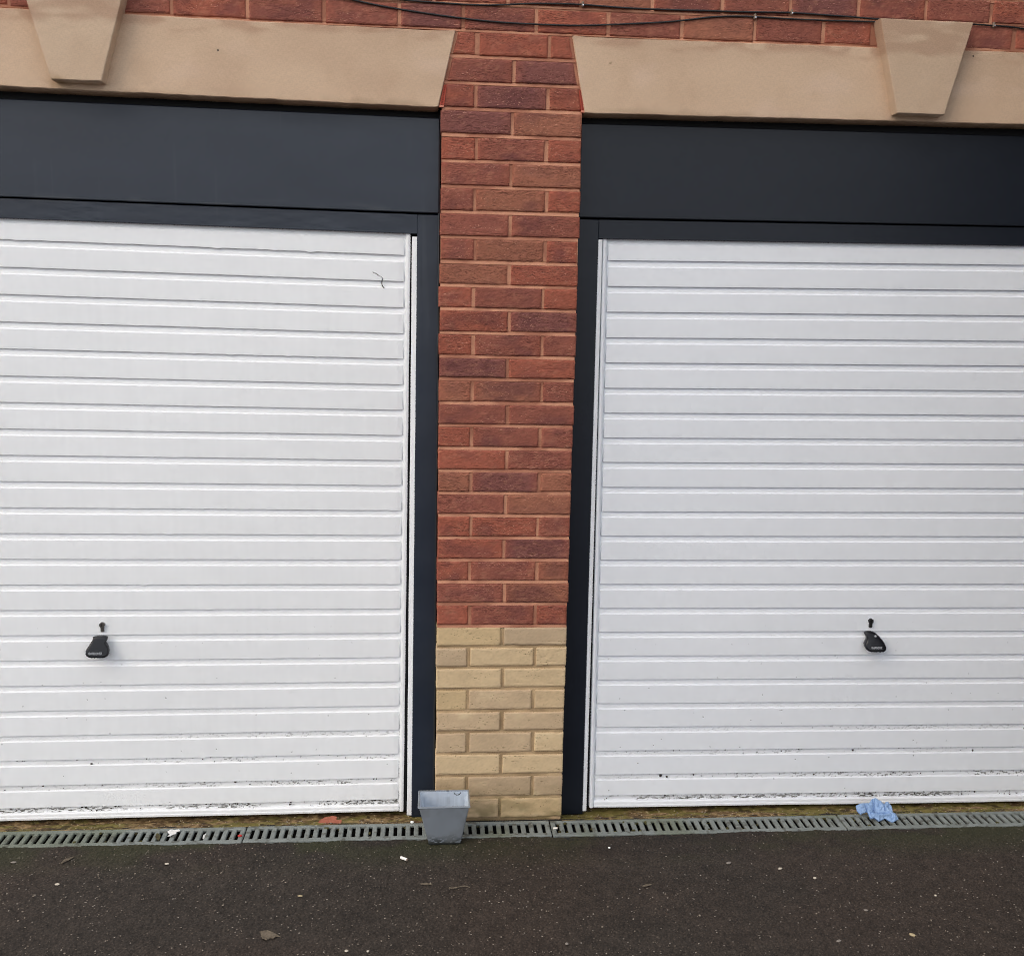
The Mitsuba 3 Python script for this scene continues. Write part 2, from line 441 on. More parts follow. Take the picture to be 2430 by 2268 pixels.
scene['paper_material'] = two(principled(lin(208, 206, 203), 0.85, 0.2))
scene['butt_material'] = two(principled(lin(235, 230, 222), 0.8, 0.2))
scene['ash_material'] = two(principled(lin(120, 104, 92), 0.9, 0.1))
scene['dry_leaf_material'] = two(bump(principled(proc(lambda p, n, uv: mix(lin(68, 60, 50), lin(124, 113, 98), fbm(p.x * 150, p.y * 150, 2.0, 3))), 0.85, 0.2), lambda p, n, uv: 0.002 * fbm(p.x * 220, p.y * 220, p.z * 100, 2)))
scene['dark_leaf_material'] = two(principled(proc(lambda p, n, uv: mix(lin(58, 48, 36), lin(92, 92, 56), noise(p.x * 90, p.y * 90, 1.0))), 0.8, 0.2))
scene['shard_material'] = two(bump(principled(proc(lambda p, n, uv: mix(lin(128, 70, 54), lin(170, 106, 86), fbm(p.x * 90, p.y * 90, p.z * 90, 3))), 0.85, 0.2), lambda p, n, uv: 0.0015 * fbm(p.x * 160, p.y * 160, p.z * 160, 2)))
scene['red_plastic'] = two(principled(lin(172, 42, 36), 0.5, 0.4))

# ------------------------------------------------------------------ ground
GZ = -0.012                                                 # level of the drain's top
DRAIN_B, DRAIN_F = -0.027, -0.130
nx, ny = 1150, 300
X, Y = np.meshgrid(np.linspace(-2.3, 2.3, nx), DRAIN_F - 0.001 - np.linspace(0, 1.2, ny), indexing='ij')
P3 = np.stack([X, Y, np.zeros_like(X)], -1)
H = 0.0045 * (meshkit.fbm(P3 * 150, 2, 3) - 0.5) + 0.004 * (meshkit.fbm(P3 * 45, 2, 8) - 0.5) + 0.008 * (meshkit.fbm(P3 * 2.2, 2, 4) - 0.5)
border = np.clip(np.minimum.reduce([X + 2.3, 2.3 - X, Y + 1.331]) / 0.1, 0, 1)
lip = np.exp(-((DRAIN_F - Y) / 0.03))
Z = GZ - 0.003 + H * border + 0.004 * lip * (meshkit.fbm(P3 * 14, 2, 6) - 0.35) * 2
YY = Y.copy()
YY[:, 0] = DRAIN_F + 0.010 * (meshkit.fbm(P3[:, 0] * 22, 3, 9) - 0.55)
near = grid_mesh(np.stack([X, YY, Z], -1), flip=True)
A = GZ - 0.003
far = cat([box(-60, -2.3, -60, DRAIN_F, A - 0.1, A), box(2.3, 60, -60, DRAIN_F, A - 0.1, A), box(-2.3, 2.3, -60, DRAIN_F - 1.201, A - 0.1, A)])
structure('tarmac_yard', cat([near, far]), 'tarmac_material', 'dark brown worn tarmac in front of the garages')
structure('ground', box(-300, 300, -300, 300, -0.9, -0.4), 'soil_material', 'bare ground beneath the yard')

# concrete sills under the two doors, falling a little towards the doors
for side in (-1, 1):
    a, b = (-2.5, -0.2185) if side < 0 else (0.2165, 2.5)
    xs = np.linspace(a, b, 700)
    ys = np.linspace(DRAIN_B, 0.125, 50)
    X, Y = np.meshgrid(xs, ys, indexing='ij')
    t = np.clip((Y - DRAIN_B) / 0.09, 0, 1)
    P3 = np.stack([X, Y, 0 * X], -1)
    Z = GZ - 0.001 - 0.026 * t + 0.010 * (meshkit.fbm(P3 * 40, 3, 11) - 0.5) * np.clip(t * 4, 0.1, 1) + 0.006 * (meshkit.fbm(P3 * 9, 2, 12) - 0.5) * t
    structure('concrete_sill' if side < 0 else 'concrete_sill_001', grid_mesh(np.stack([X, Y, Z], -1), flip=False), 'threshold_material',
              'mossy brown concrete strip under the ' + ('left' if side < 0 else 'right') + ' garage door')

# ------------------------------------------------------------------ drain
trough = cat([box(-3, 3, DRAIN_B - 0.001, DRAIN_B + 0.02, -0.14, GZ - 0.006), box(-3, 3, DRAIN_F - 0.02, DRAIN_F + 0.001, -0.14, GZ - 0.006), box(-3, 3, DRAIN_F, DRAIN_B, -0.15, -0.135)])
whole('drain_channel', trough, 'trough_material', 'dark drain trough seen through the slots of the grey grates', 'drain')
SEAMS = [-1.862, -0.845, 0.172, 1.187, 2.2]
GLAB = ['grey slotted drain grate under the left door with white paper caught in it',
        'grey slotted drain grate that the metal pot stands on',
        'grey slotted drain grate under the left half of the right door',
        'grey slotted drain grate at the right edge, partly under the blue glove']
for gi in range(4):
    a, b = SEAMS[gi] + 0.0022, SEAMS[gi + 1] - 0.0022
    g = thing('drain_grate', GLAB[gi], 'drain grate', 'drain grates laid end to end')
    rb, rf = DRAIN_B - 0.016, DRAIN_F + 0.020
    dz = 0.0015 * (gi % 2)
    top = GZ + dz
    part(g, 'rail', rbox(a, b, rb, DRAIN_B - 0.0006 * gi, top - 0.010, top, 0.002), 'grate_material')
    part(g, 'rail', rbox(a, b, DRAIN_F + 0.0004 * gi, rf, top - 0.010, top, 0.002), 'grate_material')
    n = 37
    pitch = (b - a - 0.016) / (n - 1)
    for k in range(n):
        xc = a + 0.008 + k * pitch
        w = 0.0078
        part(g, 'bar', rbox(xc - w, xc + w, rf - 0.0015, rb + 0.0015, top - 0.012, top - 0.0012 + 0.0006 * random.random(), 0.0022), 'grate_material')

silt = []
r = np.random.default_rng(5)
for _ in range(120):
    m = trimesh.creation.icosphere(1, 1.0)
    v = m.vertices * (1 + 0.6 * (meshkit.noise(m.vertices * 2 + r.uniform(0, 50), 3)[:, None] - 0.5)) * r.uniform(0.002, 0.0065) * np.array([r.uniform(0.7, 1.3), r.uniform(0.8, 2.0), 0.6])
    x = r.choice([-1.15, -0.5, 0.3, 1.05, 1.5, 0.75]) + r.normal(0, 0.14) if r.random() < 0.7 else r.uniform(-1.8, 1.9)
    silt.append(trimesh.Trimesh(v + np.array([x, r.choice([DRAIN_F + 0.024, DRAIN_B - 0.02, r.uniform(DRAIN_F + 0.02, DRAIN_B - 0.02)]) , GZ - r.uniform(0.001, 0.008)]), m.faces, process=False))
structure('drain_silt', cat(silt), 'silt_material', 'dark silt and moss crumbs lodged in the drain slots', kind='stuff')

# ------------------------------------------------------------------ brick wall
J = [-0.0125, 0.0627, 0.1429, 0.2225, 0.3009, 0.3747, 0.4523, 0.5288, 0.6005, 0.6722, 0.7485, 0.8237, 0.8979, 0.9724, 1.0466, 1.1216, 1.1948, 1.2681, 1.3423, 1.4145,
     1.4905, 1.5624, 1.6376, 1.7113, 1.7846, 1.8565, 1.9326, 2.009, 2.085, 2.1617, 2.2378, 2.3158, 2.392, 2.468, 2.5440, 2.6210, 2.6965, 2.772]
PL, PR = -0.2185, 0.2165
TONE = {'r': (145, 82, 65), 'b': (142, 91, 72), 'm': (133, 79, 66), 'p': (117, 73, 67)}
ROWS = {33: 'rrr', 32: 'mp', 31: 'rpr', 30: 'pb', 29: 'rmr', 28: 'mb', 27: 'mbr', 26: 'mm', 25: 'mbr', 24: 'br', 23: 'rmr', 22: 'rp', 21: 'rmm', 20: 'pr', 19: 'bbm', 18: 'mm',
        17: 'rmm', 16: 'rm', 15: 'bpb', 14: 'mb', 13: 'rrm', 12: 'rp', 11: 'rmb', 10: 'mb', 9: 'rmr'}
wall = thing('brick_wall', 'red brick garage wall with a pier between two white doors and a yellow brick plinth', 'brick wall')
scene_seed = [100]


def brick(x0, x1, z0, z1, tone, yellow=False, depth=0.06):
    """A brick with an uneven outline and a worn, slightly pillowed face; x0 and x1 may be functions of z."""
    scene_seed[0] += 1
    sd = scene_seed[0]
    r = np.random.default_rng(sd)
    f0 = x0 if callable(x0) else (lambda z: np.full_like(z, x0))
    f1 = x1 if callable(x1) else (lambda z: np.full_like(z, x1))
    zc = (z0 + z1) / 2
    L = float(f1(np.array([zc]))[0] - f0(np.array([zc]))[0])
    nu, nv = max(8, int(L / 0.0055)), 13

    def spread(n, edge):
        t = np.linspace(0, 1, n)
        return np.r_[0, edge, t[1:-1] * (1 - 2 * edge * 1.6) + edge * 1.6, 1 - edge, 1]
    u, v = spread(nu, 0.0028 / L), spread(nv, 0.0028 / (z1 - z0))
    U, V = np.meshgrid(u, v, indexing='ij')
    tilt = r.normal(0, 0.0007, 3)
    jz0, jz1, jx0, jx1 = r.normal(0, 0.0008, 4)
    amp = 0.0026 if not yellow else 0.0018
    e = lambda a, s: amp * (meshkit.fbm(np.stack([a * 55, np.full_like(a, sd * 3.1), np.full_like(a, s)], -1), 3, sd % 97) - 0.5)
    Zl, Zh = z0 + jz0 + e(U * L, 0.2), z1 + jz1 + e(U * L, 7.7)
    Zz = Zl + V * (Zh - Zl)
    Xl, Xh = f0(Zz) + jx0 + e(V * 0.065, 3.1), f1(Zz) + jx1 + e(V * 0.065, 5.3)
    Xx = Xl + U * (Xh - Xl)
    border = (U < 1e-6) | (U > 1 - 1e-6) | (V < 1e-6) | (V > 1 - 1e-6)
    q = np.stack([Xx * 90, Zz * 210, np.full_like(Xx, sd * 1.7)], -1)
    Yy = -0.0022 * (meshkit.fbm(q, 3, 2) - 0.3) * (0.5 if yellow else 1) + tilt[0] + tilt[1] * (U - 0.5) + tilt[2] * (V - 0.5)
    Yy = np.where(border, Yy + (0.0024 if yellow else 0.0030), Yy)
    front = np.stack([Xx, Yy, Zz], -1)
    n1, n2 = front.shape[:2]
    verts, faces = [front.reshape(-1, 3)], [quads(n1, n2)]
    idx = np.arange(n1 * n2).reshape(n1, n2)
    ring = np.r_[idx[:, 0], idx[-1, 1:], idx[-2::-1, -1], idx[0, -2:0:-1]]
    back = verts[0][ring].copy()
    back[:, 1] = depth
    off = n1 * n2
    k = len(ring)
    j = np.arange(k)
    jn = (j + 1) % k
    faces.append(np.vstack([np.stack([ring[j], off + j, off + jn], -1), np.stack([ring[j], off + jn, ring[jn]], -1)]))
    vv = np.vstack([verts[0], back])
    # colour: the brick's own tone, blotched with a darker fired heart
    base = np.array(lin(*tone))
    s = np.stack([vv[:, 0] * 16, vv[:, 2] * 28, np.full(len(vv), sd * 0.77)], -1)
    blot = meshkit.fbm(s, 3, 5)[:, None]
    fine = meshkit.noise(np.stack([vv[:, 0] * 300, vv[:, 2] * 500, vv[:, 1] * 100], -1), 6)[:, None]
    if yellow:
        col = base * (0.90 + 0.24 * (blot - 0.3)) * (0.92 + 0.16 * fine)
        col = col + (np.array(lin(206, 186, 150)) - col) * np.clip((blot - 0.62) * 3, 0, 0.6)
        mossy = np.clip((0.13 - vv[:, 2:3]) / 0.13, 0, 1) * np.clip((meshkit.fbm(s * 2.2, 3, 14)[:, None] - 0.35) * 3, 0, 1)
        col = col + (np.array(lin(104, 92, 56)) - col) * 0.65 * mossy
    else:
        ends = 1 - np.clip(np.minimum(vv[:, :1] - Xl.min(), Xh.max() - vv[:, :1]) / 0.035, 0, 1)
        heart = np.clip((blot - 0.42) * 4, 0, 1) * (1 - 0.7 * ends) * r.uniform(0.1, 0.7)
        col = base + (np.array(lin(94, 56, 56)) - base) * heart
        col = col + (np.array(lin(150, 80, 60)) - col) * 0.4 * ends * r.uniform(0.2, 1)
        col = col * (0.80 + 0.40 * fine) * r.uniform(0.95, 1.05)
        smear = np.clip((meshkit.fbm(np.stack([vv[:, 0] * 60, vv[:, 2] * 110, np.full(len(vv), sd * 0.31)], -1), 3, 9)[:, None] - 0.60) * 3, 0, 0.26)
        col = (col + (np.array(lin(172, 120, 96)) - col) * smear) * 1.22
    col = np.clip(col, 0.005, 0.9)
    m = trimesh.Trimesh(vv, np.vstack(faces), process=False)
    part(wall, 'plinth_brick' if yellow else 'brick', m, 'plinth_brick_material' if yellow else 'brick_material', smooth=True, color=col)


G = 0.0052                                                  # half a joint
YT = [(200, 174, 138), (204, 179, 142), (194, 169, 137), (188, 164, 134), (200, 174, 134)]
# the slanted ends of the two lintels, as x at height z
lend = lambda z: -0.2290 + (np.asarray(z) - 2.322) * (0.0515 / 0.222)
rend = lambda z: 0.2225 - (np.asarray(z) - 2.322) * (0.0460 / 0.222)
for c in range(0, 34):
    z0, z1 = J[c] + G, J[c + 1] - G
    if c == 0:
        z0 = J[0] + 0.001
    yellow = c < 9
    jit = lambda: random.uniform(-0.0025, 0.0025)
    cuts = [0.002 + jit()] if c % 2 == 0 else [-0.1115 + jit(), 0.1105 + jit()]
    l, r_ = PL + random.uniform(-0.0015, 0.0015), PR + random.uniform(-0.002, 0.002)
    if c >= 31:
        l = (lambda z: lend(z) + 0.010)
        r_ = (lambda z: rend(z) - 0.010)
    edges = [l] + cuts + [r_]
    for i in range(len(edges) - 1):
        a = edges[i] if i == 0 else edges[i] + G * random.uniform(0.85, 1.15)
        b = edges[i + 1] if i == len(edges) - 2 else edges[i + 1] - G * random.uniform(0.85, 1.15)
        tone = random.choice(YT) if yellow else TONE[ROWS[c][i]]
        if yellow and c < 2:
            tone = tuple(int(v * 0.94) for v in tone)
        brick(a, b, z0, z1, tone, yellow)
# courses above the lintels
P34 = [-2.155, -1.93, -1.705, -1.48, -1.24, -1.015, -0.796, -0.571, -0.348, -0.155, 0.067, 0.289, 0.518, 0.746, 0.964, 1.121, 1.36, 1.583, 1.808, 2.033, 2.258]
P35 = [-2.26, -2.035, -1.81, -1.585, -1.36, -1.135, -0.91, -0.685, -0.46, -0.245, -0.02, 0.202, 0.422, 0.640, 0.855, 1.072, 1.288, 1.502, 1.727, 1.952, 2.177]
P36 = [x + 0.11 for x in P35[:-1]]
T34 = 'rmrmmrmmpmrmbmrmmrmr'
T35 = 'rmmrmrmmrrmbmmpmmrmmr'
for ci, (P, tn) in enumerate(((P34, T34), (P35, T35), (P36, 'mrmbrmmrmrmpmrmmrbmr'))):
    c = 34 + ci
    for i in range(len(P) - 1):
        if P[i + 1] < -2.05 or P[i] > 2.05:
            continue
        if c == 34 and (P[i] > 1.1 and P[i + 1] < 1.4):
            continue
        a, b = P[i] + G, P[i + 1] - G
        dz = 0.010 * max(0.0, abs(P[i] + 0.11) - 0.5) - 0.003
        brick(a, b, J[c] + G + dz, J[c + 1] - G + dz, TONE[tn[i % len(tn)]])


def mortar_sheet(x0, x1, z0, z1, yellow, sd, xf=None):
    """Mortar behind the bricks: each bed joint is struck, deep under the brick above and flush at the brick below."""
    zs = []
    for j in J:
        for t in (-1.4, -1.0, -0.6, -0.2, 0.2, 0.6, 1.0, 1.4):
            zs.append(j + t * G)
    zs = np.array(sorted(z for z in zs if z0 <= z <= z1))
    zs = np.unique(np.r_[z0, zs, z1])
    xs = np.linspace(0, 1, max(2, int((x1 - x0) / 0.004)))
    Xn, Zn = np.meshgrid(xs, zs, indexing='ij')
    X = x0 + Xn * (x1 - x0) if xf is None else xf[0](Zn) + Xn * (xf[1](Zn) - xf[0](Zn))
    d = np.abs(Zn[..., None] - np.array(J)).argmin(-1)
    t = (Zn - np.array(J)[d]) / G
    P = np.stack([X * 60, Zn * 60, np.full_like(X, sd)], -1)
    nz = meshkit.fbm(P, 3, sd) - 0.5
    if yellow:
        Yv = 0.0048 + 0.0012 * np.clip(t, -1, 1) + 0.0030 * nz
    else:
        Yv = 0.0026 + 0.0022 * np.clip(t, -1, 1) + 0.0030 * nz
        Yv = np.where(np.abs(t) > 1.2, 0.0030 + 0.003 * nz, Yv)
    return grid_mesh(np.stack([X, Yv, Zn], -1))


part(wall, 'plinth_mortar', cat([mortar_sheet(PL + 0.002, PR - 0.002, -0.03, J[9] - G, True, 3), box(PL + 0.002, PR - 0.002, 0.009, 0.2, -0.03, J[9] - G)]), 'plinth_mortar_material', smooth=30)
pm = mortar_sheet(PL + 0.0015, PR - 0.0015, J[9] - G, 2.3205, False, 4)
um = mortar_sheet(0, 0.4, 2.3205, 2.541, False, 5, (lambda z: lend(z) + 0.0005, lambda z: rend(z) - 0.0005))
tm = mortar_sheet(-2.2, 2.2, 2.541, 2.80, False, 6)
core = cat([box(PL + 0.0015, PR - 0.0015, 0.009, 0.2, J[9] - G, 2.3205), box(-0.17, 0.17, 0.0095, 0.2, 2.3205, 2.541), box(-2.2, 2.2, 0.0095, 0.2, 2.5415, 2.80)])
part(wall, 'mortar', cat([pm, um, tm, core]), 'mortar_material', smooth=30)


def far_brick(p, n, uv):
    row = dr.floor(p.z / 0.075)
    x = p.x / 0.225 + 0.5 * (row - 2 * dr.floor(row / 2))
    fx, fz = x - dr.floor(x), p.z / 0.075 - row
    j = dr.maximum(smoothstep(0.025, 0.015, dr.minimum(fx, 1 - fx)), smoothstep(0.08, 0.05, dr.minimum(fz, 1 - fz)))
    c = mix(lin(112, 60, 52), lin(146, 74, 52), cell_rand(dr.floor(x), row))
    return mix(c, mi.Color3f(lin(184, 130, 105)), j)


scene['far_brick_material'] = two(principled(proc(far_brick), 0.85, 0.25))
scene['shade_wall_material'] = two(principled(lin(62, 66, 70), 0.8, 0.3))
body = cat([box(-7, 7, 0.0, 0.3, 2.80, 5.6), box(-7, -2.6, 0.0, 0.3, -0.4, 2.80), box(2.6, 7, 0.0, 0.3, -0.4, 2.80), box(-7, 7, 0.30, 6, -0.4, 5.6),
            box(-2.6, -2.2, 0.002, 0.3, 2.545, 2.80), box(2.2, 2.6, 0.002, 0.3, 2.545, 2.80)])
part(wall, 'projecting_wing', box(2.48, 7.0, -2.3, -0.002, -0.4, 5.6), 'shade_wall_material')  # unseen wall added to shade the right door and darken its fascia
part(wall, 'upper_wall', body, 'far_brick_material')

# ------------------------------------------------------------------ lintels and keystones
for side in (-1, 1):
    f = lend if side < 0 else rend
    zb, zt = 2.3225, 2.5415
    n = 46
    out = 2.55 * side
    # front outline with soft, slightly chipped edges
    zz = np.linspace(zb, zt, 14)
    ex = f(zz) - side * 0.0 + 0.0012 * (meshkit.fbm(np.stack([zz * 60, zz * 0, zz * 0 + side], -1), 3, 2) - 0.5)
    xs = np.linspace(out, float(f(zb)), 260)
    low = np.stack([xs, zb + 0.0030 * (meshkit.fbm(np.stack([xs * 30, xs * 0, xs * 0 + side], -1), 3, 4) - 0.5)], -1)
    hx = np.linspace(float(f(zt)), out, 120)
    high = np.stack([hx, zt + 0.0024 * (meshkit.fbm(np.stack([hx * 24, hx * 0, hx * 0 + side + 4], -1), 3, 4) - 0.5)], -1)
    ring = np.vstack([low, np.stack([ex, zz], -1)[1:-1], high])
    if side > 0:
        ring = ring[::-1]
    poly = sg.Polygon(ring).buffer(0)
    inner = poly.buffer(-0.0017, join_style=1)
    ring = np.array(poly.exterior.coords)[:-1]
        # front chamfer ring as a loft from the outer outline to the inner one
    k = 420
    oc = np.array([poly.exterior.interpolate(t, normalized=True).coords[0] for t in np.linspace(0, 1, k, endpoint=False)])
    near_pts = [inner.exterior.interpolate(inner.exterior.project(sg.Point(p))).coords[0] for p in oc]
    o3 = np.c_[oc[:, 0], np.full(k, -0.0050), oc[:, 1]]
    i3 = np.c_[np.array(near_pts)[:, 0], np.full(k, -0.0068), np.array(near_pts)[:, 1]]
    ob = np.c_[oc[:, 0], np.full(k, 0.078), oc[:, 1]]
    m = loft([ob, o3, i3], closed_ends=False)
    tri = trimesh.creation.triangulate_polygon(sg.Polygon(np.array(near_pts)).buffer(0), engine='earcut')
    face = trimesh.Trimesh(np.c_[tri[0][:, 0], np.full(len(tri[0]), -0.0068), tri[0][:, 1]], tri[1], process=False)
    whole('stone_lintel', settle(cat([m, face])), 'stone_material',
          'tan stone lintel with a slanted end above the ' + ('left' if side < 0 else 'right') + ' garage door', 'lintel', 'stone lintels above the garage doors')

KEYS = [(-1.413, -1.147, -1.354, -1.211, 2.345, 2.622, 'tan stone keystone with a brown stain and a chipped foot above the left door'),
        (1.122, 1.420, 1.199, 1.352, 2.342, 2.6175, 'tan stone keystone above the right door, black cable running in behind it')]
for xl, xr, bl, br, zb, zt, lab in KEYS:
    yf, c = -0.050, 0.0024
    # the left one is cut off by the frame: carry its slope up to the same head height
    if xl < 0:
        k = (zt - zb) / (2.565 - zb)
        xl, xr = bl + (xl - bl) * k, br + (xr - br) * k
    outer = [(bl, zb), (br, zb), (xr, zt), (xl, zt)]
    inner = [(bl + c, zb + c * 0.8), (br - c, zb + c * 0.8), (xr - c, zt - c), (xl + c, zt - c)]

    def ringpts(q, y, sd):
        pts = []
        for i in range(4):
            a, b = np.array(q[i]), np.array(q[(i + 1) % 4])
            t = np.arange(24)[:, None] / 24
            pts.append(a + (b - a) * t)
        pts = np.vstack(pts)
        w = 0.0022 * (meshkit.fbm(np.stack([pts[:, 0] * 60, pts[:, 1] * 60, np.full(len(pts), sd)], -1), 3, 3) - 0.5)
        return np.c_[pts[:, 0] + w, np.full(len(pts), y), pts[:, 1] + w * 0.6]
    m = loft([ringpts(outer, 0.07, 1), ringpts(outer, yf + c, 1), ringpts(inner, yf, 1)])
    whole('keystone', m, 'keystone_material', lab, 'keystone', 'keystones of the lintels', smooth=25)

# perforated plastic strips in the slanted joints
for side, pts in ((-1, [(-0.2115, 2.382), (-0.2035, 2.382), (-0.2115, 2.3185), (-0.2250, 2.3185)]), (1, [(0.2030, 2.382), (0.2115, 2.382), (0.2235, 2.3185), (0.2120, 2.3185)])):
    tl, tr, br, bl = [np.array(p) for p in pts]
    bars = []
    y0, y1 = -0.003, 0.012

    def slab(a, b, c, d, y0=y0, y1=y1):
        v = [[p[0], y, p[1]] for y in (y0, y1) for p in (a, b, c, d)]
        return trimesh.convex.convex_hull(np.array(v))
    w = 0.22
    lf, rf = lambda t: tl + (bl - tl) * t, lambda t: tr + (br - tr) * t
    bars.append(slab(lf(0), lf(0) + (rf(0) - lf(0)) * w, lf(1) + (rf(1) - lf(1)) * w, lf(1)))
    bars.append(slab(rf(0) - (rf(0) - lf(0)) * w, rf(0), rf(1), rf(1) - (rf(1) - lf(1)) * w))
    for k in range(13):
        t0, t1 = k / 13, k / 13 + 0.042
        bars.append(slab(lf(t0), rf(t0), rf(t1), lf(t1), y0 + 0.001, y1 - 0.001))
    v = thing('vent_strip', 'small red perforated plastic strip beside the ' + ('left' if side < 0 else 'right') + ' lintel end', 'vent strip', 'vent strips beside the lintel ends')
    part(v, 'comb', cat(bars), 'vent_material')
    part(v, 'foot', slab(lf(0.93), rf(0.93), rf(1.02), lf(1.02), y0 - 0.001, y1 - 0.002), 'vent_pale_material')

# ------------------------------------------------------------------ door frames
YFR = 0.060
for side in (-1, 1):
    nm = 'left' if side < 0 else 'right'
    fr = thing('door_frame', 'dark grey painted frame and fascia round the ' + nm + ' garage door', 'door frame', 'door frames')

    def sx(a, b, y0, y1, z0, z1, r=0.0015, side=side):
        lo, hi = sorted((a * side, b * side))
        return rbox(lo, hi, y0, y1, z0, z1, r)
    e = 0.2195 if side < 0 else 0.2175
    dp, dg = ('dark_paint', 'dark_gloss') if side < 0 else ('fresh_dark_paint', 'fresh_dark_paint')
    part(fr, 'fascia_panel', sx(e + 0.0035, 2.40, YFR - 0.010, YFR + 0.03, 2.0145, 2.3005, 0.0025), dp)
    part(fr, 'flashing', sx(e + 0.001, 2.40, YFR + 0.015, YFR + 0.05, 2.285, 2.3315, 0.001), 'gap_black')  # dark strip closing the gap between fascia and lintel
    part(fr, 'head', sx(0.2954, 2.30, YFR, YFR + 0.06, 1.9515, 2.011, 0.001), dg)
    part(fr, 'jamb', sx(e + 0.004, 0.2952, YFR - 0.0006, YFR + 0.06, -0.040, 2.0105, 0.0015), dp)
    part(fr, 'jamb', sx(2.325, 2.40, YFR - 0.0006, YFR + 0.06, -0.040, 2.0105, 0.0015), dp)
    # sealant bead between jamb and brick, hand-run and uneven
    zz = np.linspace(-0.02, 2.31, 160)
    wob = meshkit.fbm(np.stack([zz * 9, zz * 0, zz * 0 + side], -1), 3, 3) - 0.5
    bead = np.stack([side * (e + 0.003 + 0.004 * wob), np.full_like(zz, YFR - 0.003), zz], -1)
    part(fr, 'sealant', tube(bead, 0.0036 + 0.002 * wob, 7), 'sealant_material', smooth=True)
    # white trim strip with a wavy brush-cut edge
    za, zb = (-0.033, 1.9425) if side < 0 else (-0.030, 1.9495)
    zz = np.linspace(za, zb, 140)
    wv = 0.0018 * (meshkit.fbm(np.stack([zz * 7, zz * 0, zz * 0 + side + 9], -1), 3, 8) - 0.5)
    a0, a1 = (0.3115, 0.2950) if side < 0 else (0.3095, 0.2955)
    loops = []
    for z, w in zip(zz, wv):
        loops.append([[side * a0, 0.10, z], [side * a0, 0.0655, z], [side * (a0 - 0.0012), 0.0640, z], [side * (a1 + 0.001 + w), 0.0622 + 0.4 * w, z], [side * (a1 - 0.0018 + w), 0.0640, z], [side * (a1 - 0.0018 + w), 0.10, z]])
    part(fr, 'trim_strip', loft(loops), 'white_trim', smooth=30)
    part(fr, 'rubber_seal', sx(0.3100, 0.3400, 0.092, 0.11, -0.03, 1.99, 0.0005), 'gap_black')  # black strip added so the gap beside the leaf reads as deep shade
    part(fr, 'backing', sx(0.20, 2.5, 0.118, 0.128, -0.06, 2.36, 0.0005), 'dark_void')  # dark sheet added to keep sky light out of the door gaps

